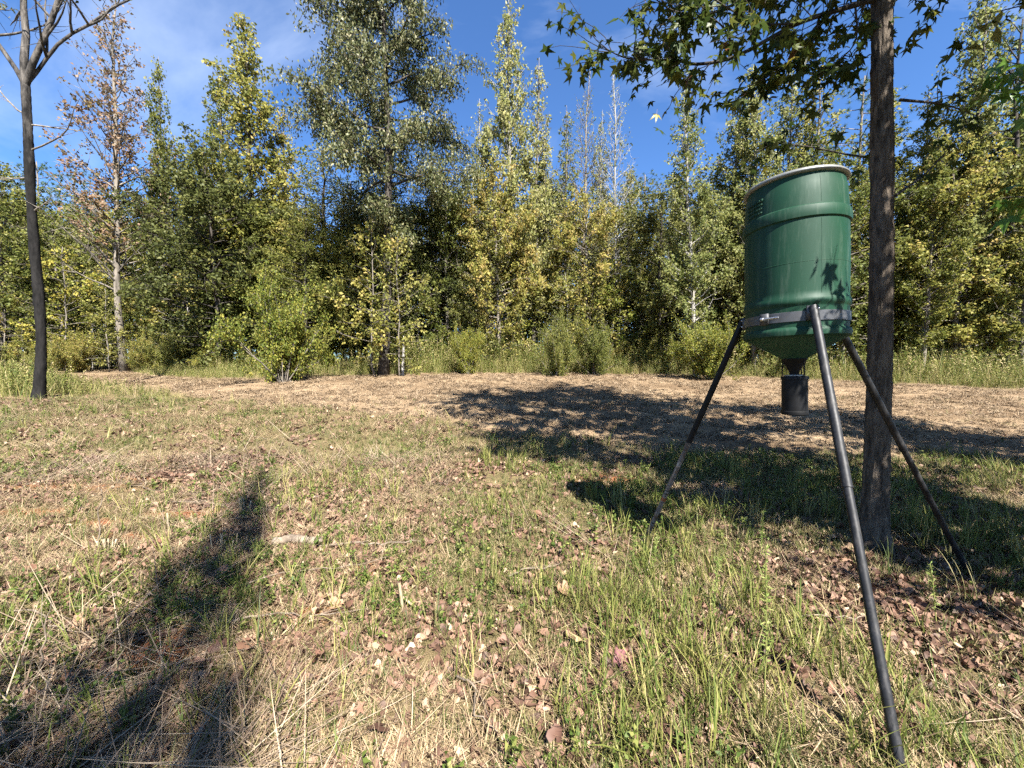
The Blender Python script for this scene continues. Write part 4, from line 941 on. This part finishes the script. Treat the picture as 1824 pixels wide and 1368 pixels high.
gl = np.random.default_rng(91)
def wp(px, py, Y):       # a point of the branch in tree space, from bearing, elevation and distance
    return np.array([tx(px) * Y - GX0, Y - GY0, CAM_H + (655 - py) / F_PX * Y - gum.location.z])
NEARP, FARP = [], []      # leaf positions (largest in view / rest)
def catmull(P, m=6):
    P = np.array(P, float); P = np.vstack([2 * P[0] - P[1], P, 2 * P[-1] - P[-2]]); out = []
    for i in range(1, len(P) - 2):
        for t in np.linspace(0, 1, m, endpoint=False):
            a, b, c, d = P[i - 1], P[i], P[i + 1], P[i + 2]
            out.append(0.5 * ((2 * b) + (c - a) * t + (2 * a - 5 * b + 4 * c - d) * t * t + (3 * b - a - 3 * c + d) * t ** 3))
    return np.array(out + [P[-2]])
def gum_branch(P, r0, r1, twigs, tl=(0.25, 0.6), droop=-0.35, leafn=(4, 8), store=None, u0=0.15):
    C = catmull(P); mbx = MB(); tube(mbx, C, np.linspace(r0, r1, len(C)), 8)
    for q in range(twigs):
        j = int((u0 + (1 - u0) * gl.random()) * (len(C) - 2)) + 1
        d = unit(C[j] - C[j - 1]) * 0.8 + gl.normal(0, 0.65, 3)
        s = smooth_path(C[j], d, gl.uniform(*tl), 6, gl, (0, 0, droop), 0.15); tube(mbx, s, np.linspace(max(0.0045, r1 * 0.8), 0.0015, 6), 4, False)
        nl = gl.integers(*leafn)
        for w in range(nl):
            f = gl.uniform(0.25, 1.0) * 5; jj = min(int(f), 4); (store if store is not None else NEARP).append(s[jj] + (s[jj + 1] - s[jj]) * (f - jj) + gl.normal(0, 0.035, 3) - [0, 0, 0.03])
    mesh_obj('branch', mbx.mesh('gum_branch', True), gum, M['bark_dark'])
    return C
gum_branch([np.array([0.02, 0, 4.72]), wp(1480, 40, 3.3), wp(1400, 66, 3.25), wp(1300, 118, 3.25), wp(1235, 132, 3.3), wp(1190, 126, 3.3), wp(1110, 122, 3.35), wp(1062, 100, 3.4)], 0.022, 0.003, 36, leafn=(4, 9), u0=0.06)
gum_branch([wp(1300, 118, 3.25), wp(1262, 60, 3.25), wp(1180, 40, 3.2), wp(1118, -15, 3.2)], 0.007, 0.003, 12, (0.15, 0.4), leafn=(4, 7))
gum_branch([wp(1400, 66, 3.25), wp(1330, 62, 3.1), wp(1250, 20, 3.0), wp(1190, -20, 3.0)], 0.009, 0.003, 18, leafn=(5, 9))
gum_branch([np.array([0.02, 0, 4.9]), wp(1430, -20, 3.2), wp(1330, 0, 3.2), wp(1250, -30, 3.1)], 0.02, 0.004, 32, (0.3, 0.7), leafn=(5, 9))
gum_branch([wp(1440, 50, 3.3), wp(1420, 110, 3.3), wp(1340, 160, 3.3), wp(1270, 190, 3.3)], 0.009, 0.003, 18, (0.15, 0.4), leafn=(5, 9))
gum_branch([wp(1500, 30, 3.3), wp(1500, 100, 3.4), wp(1440, 150, 3.5)], 0.008, 0.003, 14, (0.15, 0.4), leafn=(5, 8))
gum_branch([np.array([0.02, 0, 3.35]), wp(1500, 285, 3.9), wp(1420, 270, 4.2), wp(1350, 265, 4.4)], 0.012, 0.003, 12, (0.2, 0.5), leafn=(5, 9))
gum_branch([np.array([0.05, 0, 3.85]), wp(1660, 200, 3.7), wp(1720, 220, 3.9)], 0.012, 0.003, 7, (0.2, 0.5), leafn=(3, 7))
gum_branch([np.array([0.03, 0, 3.05]), wp(1640, 310, 4.2), wp(1690, 250, 4.6)], 0.012, 0.003, 7, (0.2, 0.5), leafn=(3, 7))
# the crown above the frame
for q in range(40):
    z0 = 4.8 + q * 0.21; a_ = q * 2.4; ln = gl.uniform(1.7, 3.2) * (1.15 - 0.018 * q)
    c0 = np.array([np.interp(z0, zz, cxs), np.interp(z0, zz, cys), z0]); e_ = 0.2 + 0.018 * q
    d_ = np.array([math.cos(a_) * math.cos(e_), math.sin(a_) * math.cos(e_), math.sin(e_)])
    gum_branch([c0, c0 + d_ * ln * 0.5 + gl.normal(0, 0.06, 3), c0 + d_ * ln], 0.02, 0.004, 17, (0.3, 0.9), leafn=(11, 20), store=FARP)
for q, (dx_, dy_, z0) in enumerate(((-0.5, -1.5, 5.2), (-1.0, -1.0, 5.6), (-0.2, -1.9, 6.2), (-1.4, -1.5, 6.6), (-0.9, -2.1, 7.2), (-1.7, -0.6, 5.9), (-0.3, -2.5, 6.0), (0.3, -2.2, 5.9), (0.6, -1.6, 5.5), (-2.2, 0.2, 8.0), (-2.6, 0.6, 10.0))):
    c0 = np.array([np.interp(z0, zz, cxs), np.interp(z0, zz, cys), z0])
    gum_branch([c0, c0 + np.array([dx_ * 0.5, dy_ * 0.5, 0.35]), c0 + np.array([dx_, dy_, 0.5])], 0.022, 0.004, 18, (0.3, 0.8), leafn=(10, 19), store=FARP)
NEARP = np.array(NEARP); FARP = np.array(FARP)
sel = gl.permutation(len(NEARP)); nearp, rest = NEARP[sel[:300]], np.vstack([NEARP[sel[300:]], FARP])
def place_leaves(parent, pts, mat, g, smin=0.75, smax=1.25, name='leaf'):
    for p_ in pts:
        o = mesh_obj(name, STAR[g.integers(0, 8)], parent, mat); o.location = p_
        o.rotation_euler = (g.normal(0, 0.5), g.normal(0.75, 0.45), g.random() * 6.283); s_ = g.uniform(smin, smax); o.scale = (s_, s_, s_)
def joined_leaves(name, parent, pts, mat, g, smin=0.75, smax=1.25):
    mb = MB(); src = []
    for me in STAR:
        v = np.array([tuple(q.co) for q in me.vertices]); t = [tuple(p.vertices) for p in me.polygons if len(p.vertices) == 3]; src.append((v, t))
    for p_ in pts:
        v, t = src[g.integers(0, 8)]; Rm = np.array(Euler((g.normal(0, 0.5), g.normal(0.75, 0.45), g.random() * 6.283)).to_matrix())
        mb.add(v @ Rm.T * g.uniform(smin, smax) + p_, None, t, g.random())
    o = mesh_obj(name, mb.mesh(name), parent, mat); tag(o, kind='stuff'); return o
place_leaves(gum, nearp, M['lf_gum'], gl)
joined_leaves('leaves', gum, rest, M['lf_gum'], gl, 0.85, 1.6)

# -- a sapling just outside the right edge, its sprays reach into view and shade the drum
SX, SY = 4.0, 1.75
sg = empty('sweetgum_sapling', (SX, SY, gzf(SX, SY))); tag(sg, 'sapling reaching in from the right edge with large green star-shaped leaves', 'sapling')
oldg = (GX0, GY0); GX0, GY0 = SX, SY
gumsave = gum; gum = sg
NEARP = []
mb = MB(); tube(mb, smooth_path((0, 0, -0.1), (-0.05, 0, 1), 4.4, 12, np.random.default_rng(5), jit=0.03), np.linspace(0.035, 0.008, 12), 8); mesh_obj('trunk', mb.mesh('sapling_trunk', True), sg, M['bark_gum'])
gum_branch([np.array([-0.1, 0, 3.1]), wp(1900, 60, 2.3), wp(1820, 120, 2.25), wp(1760, 150, 2.2)], 0.01, 0.003, 9, (0.15, 0.35), leafn=(4, 8), u0=0.35)
gum_branch([np.array([-0.08, 0, 2.2]), wp(1900, 420, 2.1), wp(1835, 380, 1.95), wp(1815, 350, 1.9)], 0.008, 0.003, 4, (0.08, 0.2), leafn=(3, 5), u0=0.6)
gum_branch([np.array([-0.05, 0, 1.8]), np.array([-0.9, -0.2, 2.75]), np.array([-1.86, -0.37, 3.2])], 0.009, 0.003, 13, (0.1, 0.28), leafn=(4, 7), u0=0.7)
place_leaves(sg, np.array(NEARP), M['lf_gum_bright'], gl, 0.9, 1.5)
GX0, GY0 = oldg; gum = gumsave

# -- trees and bushes beside and behind the viewpoint that throw the shade on the right
def behind(name, label, proto, X, Y, H, leafm, wid, cat='tree'):
    return tree(name, label, cat, proto, X, Y, H, leafm, 'bark_grey', wid)
behind('shade_tree', 'tall leafy tree beside the viewpoint shading the tilled plot', 'lofty0', 6.0, 2.7, 15.0, 'lf_mid', 1.0)
behind('shade_tree', 'second tall leafy tree beside the viewpoint shading the right of the plot', 'lofty0', 10.5, 2.6, 10.5, 'lf_mid', 1.0)
behind('shade_tree', 'young spreading tree just beside the viewpoint shading the grass around the feeder', 'tall0', 5.5, 0.1, 6.0, 'lf_mid', 1.0)
behind('shade_tree', 'young leafy tree further out beside the viewpoint shading the sweetgum foot', 'tall0', 6.3, 1.6, 6.6, 'lf_mid', 1.0)
behind('shade_tree', 'small leafy tree nearest the viewpoint shading the middle of the feeder legs', 'tall0', 4.6, 1.1, 6.4, 'lf_mid', 0.8)
behind('shade_tree', 'slender leaning tree behind the viewpoint whose long shadow crosses the left foreground', 'cone1', 1.2, -4.0, 12.4, 'lf_mid', 0.40).rotation_euler = (0, R(-5), 0.7)

behind('shade_sapling', 'sapling behind the viewpoint whose shade darkens the bottom left corner', 'sap1', -0.55, -2.3, 5.2, 'lf_mid', 0.8, 'sapling')
# ------------------------------------------------------------------ sticks, stubble, single weeds and fallen leaves
def put(name, mb, px, Y, mat, label, cat, group=None, rz=0.0, smooth=True, dz=0.0):
    X, Y, z = spot(px, Y); o = mesh_obj(name, mb.mesh(name, smooth), None, mat); o.location = (X, Y, z + dz); o.rotation_euler = (0, 0, rz); tag(o, label, cat, group); return o
M['stub'] = bark_mat('stubble', (0.16, 0.12, 0.07), (0.38, 0.31, 0.21), 30, 0.2, 0.4)
M['stick'] = bark_mat('stick', (0.07, 0.052, 0.038), (0.22, 0.175, 0.13), 20, 0.3, 0.4)
M['weedstalk'] = leaf_mat('weed_stalk', [(0.0, (0.10, 0.16, 0.03)), (0.6, (0.19, 0.23, 0.06)), (1.0, (0.27, 0.27, 0.09))], transl=0.3, objvar=0.15)
def stubs(n_, h0, h1, sp, r, seed, splay=0.15):
    g = np.random.default_rng(seed); mb = MB()
    for k in range(n_):
        b_ = np.array([g.normal(0, sp), g.normal(0, sp * 0.6), -0.02]); d = np.array([b_[0] / (sp + 1e-6) * splay, g.normal(0, 0.1), 1])
        tube(mb, smooth_path(b_, d, g.uniform(h0, h1), 4, g, jit=0.04), np.linspace(r, r * 0.8, 4) * g.uniform(0.7, 1.2), 6, True)
    return mb
put('cut_stubble', stubs(12, 0.10, 0.2, 0.035, 0.007, 1, 0.3), 178, 3.3, M['stub'], 'bleached cluster of cut stems at the left of the shadow', 'stubble')
put('cut_stubble', stubs(9, 0.10, 0.19, 0.07, 0.0055, 2), 405, 3.35, M['stub'], 'row of upright cut stems standing inside the long shadow', 'stubble')
put('cut_stubble', stubs(4, 0.10, 0.22, 0.03, 0.007, 3), 428, 4.2, M['stub'], 'small group of dark cut stems near the end of the long shadow', 'stubble')
put('cut_stub', stubs(1, 0.2, 0.21, 0.001, 0.011, 4), 712, 2.5, M['stub'], 'frayed broken stub standing in the middle foreground', 'stubble')
put('cut_stub', stubs(1, 0.17, 0.18, 0.001, 0.008, 5, 1.5), 742, 2.55, M['stub'], 'leaning pale stub beside the frayed broken stub', 'stubble')
put('cut_stub', stubs(1, 0.26, 0.27, 0.001, 0.008, 6), 292, 3.7, M['stub'], 'single short brown stub between the stubble clusters', 'stubble')
put('cut_stub', stubs(1, 0.24, 0.25, 0.001, 0.007, 8), 697, 4.7, M['stub'], 'thin pale stub standing in sunny grass before the tilled plot', 'stubble')
def stick(pts, r, seed, twigs=2):
    g = np.random.default_rng(seed); mb = MB(); C = catmull(pts, 5) + g.normal(0, 0.006, (len(catmull(pts, 5)), 3)); tube(mb, C, np.linspace(r, r * 0.4, len(C)), 7)
    for q in range(twigs):
        j = g.integers(2, len(C) - 2); tube(mb, smooth_path(C[j], unit(C[j + 1] - C[j]) + g.normal(0, 0.5, 3) * [1, 1, 0.3], g.uniform(0.08, 0.25), 4, g), np.linspace(r * 0.5, r * 0.2, 4), 5, False)
    return mb
put('dry_weed', stick([(0, 0, -0.03), (0.02, 0, 0.2), (0.02, 0.02, 0.42), (0.07, 0, 0.56)], 0.006, 11, 1), 160, 3.3, M['stick'], 'tall thin dry stem rising beside the bleached stubble cluster', 'stem')
put('dry_weed', stick([(0, 0, -0.03), (0.02, 0, 0.2), (0.05, 0.02, 0.40)], 0.005, 12, 1), 45, 1.95, M['stick'], 'upright dry stem at the lower left edge', 'stem')
put('dry_weed', stick([(0, 0, -0.03), (0.0, 0, 0.15), (0.06, 0.02, 0.3)], 0.0045, 13, 1), 80, 1.62, M['stick'], 'reddish dry stem in the bottom left corner', 'stem')
ST = [(330, 4.5, 1.3, 0.2, 'long thin fallen stick lying above the long shadow'), (250, 4.9, 1.0, -0.3, 'fallen stick crossing the bare red soil'), (560, 2.9, 1.1, 0.35, 'curved pale twig lying in the middle foreground'),
      (300, 2.55, 1.2, -0.12, 'straight pale stick lying across the long shadow'), (60, 2.3, 0.9, -0.3, 'pale stick at the left edge below the stubble'), (520, 2.35, 0.8, 0.1, 'thin twig lying under the grass tuft'),
      (840, 1.75, 0.35, -1.1, 'short split stick at the bottom middle'), (960, 2.9, 0.5, 0.4, 'short twig among brown leaves in the middle'), (1500, 2.35, 0.7, 0.1, 'thin twig in the grass by the near feeder leg'), (640, 3.35, 1.0, 0.12, 'grey weathered stick before the shaded hollow')]
for k, (px_, Y_, ln, rz_, lab) in enumerate(ST):
    put('fallen_stick', stick([(-ln / 2, 0, 0.03), (-ln / 6, 0.04, 0.045), (ln / 6, -0.02, 0.05), (ln / 2, 0.05, 0.03)], 0.006 if k not in (9,) else 0.014, 20 + k), px_, Y_, M['stick'], lab, 'stick', None, rz_)
mb = MB(); g_ = np.random.default_rng(4); tube(mb, catmull([(-0.2, 0, 0.03), (-0.05, 0.02, 0.05), (0.08, 0, 0.05), (0.22, 0.03, 0.02)]), 0.035, 10, wob=1 + g_.normal(0, 0.14, (19, 10)))
put('rotten_log', mb, 520, 3.35, M['stick'], 'short grey piece of rotten wood beside the standing cut stems', 'log')
def fern_stalk(h, seed, lean=0.1):
    g = np.random.default_rng(seed); mb = MB(); C = smooth_path((0, 0, -0.02), (lean, 0, 1), h, 10, g, jit=0.03); tube(mb, C, np.linspace(0.004, 0.0015, 10), 5, False, 0.8)
    f = np.sort(g.uniform(0.25, 1, int(h * 260))) * 9; j = np.minimum(f.astype(int), 8); P = C[j] + (C[j + 1] - C[j]) * (f - j)[:, None]
    leaves(mb, P, g.uniform(0.018, 0.04, len(P)), 0.005, g, -0.8, 0.3); return mb
def tall_tuft(n_, h0, h1, w, seed, sp=0.03, lean=0.3, cv=1.0):
    g = np.random.default_rng(seed); mb = MB()
    for k in range(n_): blade(mb, (g.normal(0, sp), g.normal(0, sp), -0.01), g.random() * 6.283, g.uniform(h0, h1), w * g.uniform(0.7, 1.2), abs(g.normal(0, lean)), g, g.uniform(0.1, cv), g.random(), 5)
    return mb
WS = [(1378, 1.75, 0.78, 'tall feathery green weed standing in front of the near feeder leg'), (1130, 2.95, 0.34, 'feathery weed at the foot of the grey feeder leg'), (1165, 2.9, 0.38, 'taller feathery weed touching the grey feeder leg foot'),
      (1205, 2.85, 0.28, 'short feathery weed right of the grey feeder leg'), (1275, 2.2, 0.5, 'feathery leaning weed left of the tallest foreground weed'), (1690, 2.35, 0.42, 'feathery weed in the shade below the far feeder leg'), (1365, 3.2, 0.42, 'rust tipped weed between the feeder legs')]
for k, (px_, Y_, h_, lab) in enumerate(WS): put('feathery_weed', fern_stalk(h_, 40 + k, (-0.15 if k == 5 else 0.05 * (k % 3))), px_, Y_, M['weedstalk'], lab, 'weed', None, 0, False)
TG = [(455, 2.15, 12, 0.2, 0.38, 'green grass tuft growing at the rim of the long shadow', 'grass'), (830, 1.95, 16, 0.15, 0.34, 'yellowing spiky grass tuft in the bottom middle', 'edge_grass'), (690, 4.0, 14, 0.15, 0.3, 'sunlit grass tuft before the tilled plot', 'edge_grass'),
      (880, 2.8, 26, 0.12, 0.3, 'bright yellow-green grass clump in the middle of the clearing', 'edge_grass'), (770, 2.35, 7, 0.15, 0.28, 'small upright green tuft near the frayed stub', 'grass'), (1285, 2.25, 6, 0.3, 0.5, 'long arching grass blades left of the near feeder leg', 'edge_grass'),
      (1660, 1.9, 6, 0.25, 0.4, 'broad yellow-green blades right of the near feeder leg', 'edge_grass'), (1590, 2.9, 12, 0.25, 0.4, 'shaded arching grass clump at the sweetgum foot', 'grass'), (410, 4.9, 30, 0.1, 0.22, 'fresh green grass patch beyond the long shadow', 'grass'),
      (120, 2.2, 14, 0.15, 0.35, 'dry bent grass clump at the left edge', 'straw'), (190, 2.0, 14, 0.15, 0.4, 'dry straw coloured tuft leaning beside the long shadow', 'straw'), (1050, 2.55, 12, 0.12, 0.28, 'small green clump beside the brown leaf patch', 'grass'),
      (960, 3.9, 20, 0.15, 0.32, 'yellow grass clump near the shade border', 'edge_grass'), (600, 5.2, 26, 0.12, 0.25, 'pale yellow grass patch close to the tilled plot', 'edge_grass'), (1750, 2.6, 14, 0.2, 0.4, 'shaded green clump behind the far feeder foot', 'grass'), (1180, 2.4, 16, 0.12, 0.32, 'green clump in front of the grey feeder leg', 'edge_grass')]
for k, (px_, Y_, n_, h0, h1, lab, mt) in enumerate(TG): put('grass_tuft', tall_tuft(n_, h0, h1, 0.007, 70 + k, 0.02 + n_ * 0.002), px_, Y_, M[mt], lab, 'grass tuft', None, 0, False)

M['bigleaf'] = leaf_mat('fallen_leaf_single', [(0.0, (0.075, 0.04, 0.028)), (0.5, (0.155, 0.08, 0.052)), (1.0, (0.25, 0.155, 0.09))], transl=0.1, objvar=0.5, rough=0.55)
M['tanleaf'] = leaf_mat('fallen_leaf_tan', [(0.0, (0.36, 0.24, 0.12)), (1.0, (0.50, 0.36, 0.2))], transl=0.1, objvar=0.1, rough=0.55)
M['purpleleaf'] = leaf_mat('fallen_leaf_purple', [(0.0, (0.13, 0.055, 0.055)), (1.0, (0.22, 0.10, 0.095))], transl=0.1, objvar=0.1, rough=0.5)
DL = [dead_leaf(800 + k, 0.062, True) for k in range(6)] + [dead_leaf(820 + k, 0.06, False) for k in range(3)] + STAR[:4]
gf = np.random.default_rng(33)
n_l = 0
while n_l < 110:
    y_ = 1.55 + 3.0 * gf.random() ** 1.4; x_ = gf.uniform(-1.3, 1.35) * y_
    if w_litter(np.array([x_]), np.array([y_]))[0] < gf.uniform(0.25, 0.9): continue
    o = mesh_obj('fallen_leaf', DL[gf.integers(0, len(DL))], None, M['bigleaf']); o.location = (x_, y_, gzf(x_, y_) + gf.uniform(0.03, 0.055)); o.rotation_euler = (gf.normal(0, 0.45), gf.normal(0, 0.45), gf.random() * 6.283)
    s_ = gf.uniform(0.45, 0.9); o.scale = (s_,) * 3; tag(o, 'dry brown fallen leaf lying in the foreground grass', 'leaf', 'fallen leaves in the foreground'); n_l += 1
for px_, Y_, me_, mt, s_, lab in ((1045, 2.08, STAR[2], 'tanleaf', 1.35, 'pale tan star-shaped fallen leaf in the foreground'), (1092, 2.0, STAR[4], 'purpleleaf', 1.3, 'curled purplish fallen leaf beside the pale tan one'), (300, 3.0, DL[7], 'tanleaf', 1.1, 'yellow-tan leaf lying at the rim of the long shadow'), (1480, 2.3, STAR[6], 'tanleaf', 0.9, 'small yellow leaf in the grass by the near feeder leg')):
    X, Y, z = spot(px_, Y_); o = mesh_obj('fallen_leaf', me_, None, M[mt]); o.location = (X, Y, z + 0.06); o.rotation_euler = (0.5, 0.1, random.random() * 6); o.scale = (s_,) * 3; tag(o, lab, 'leaf')
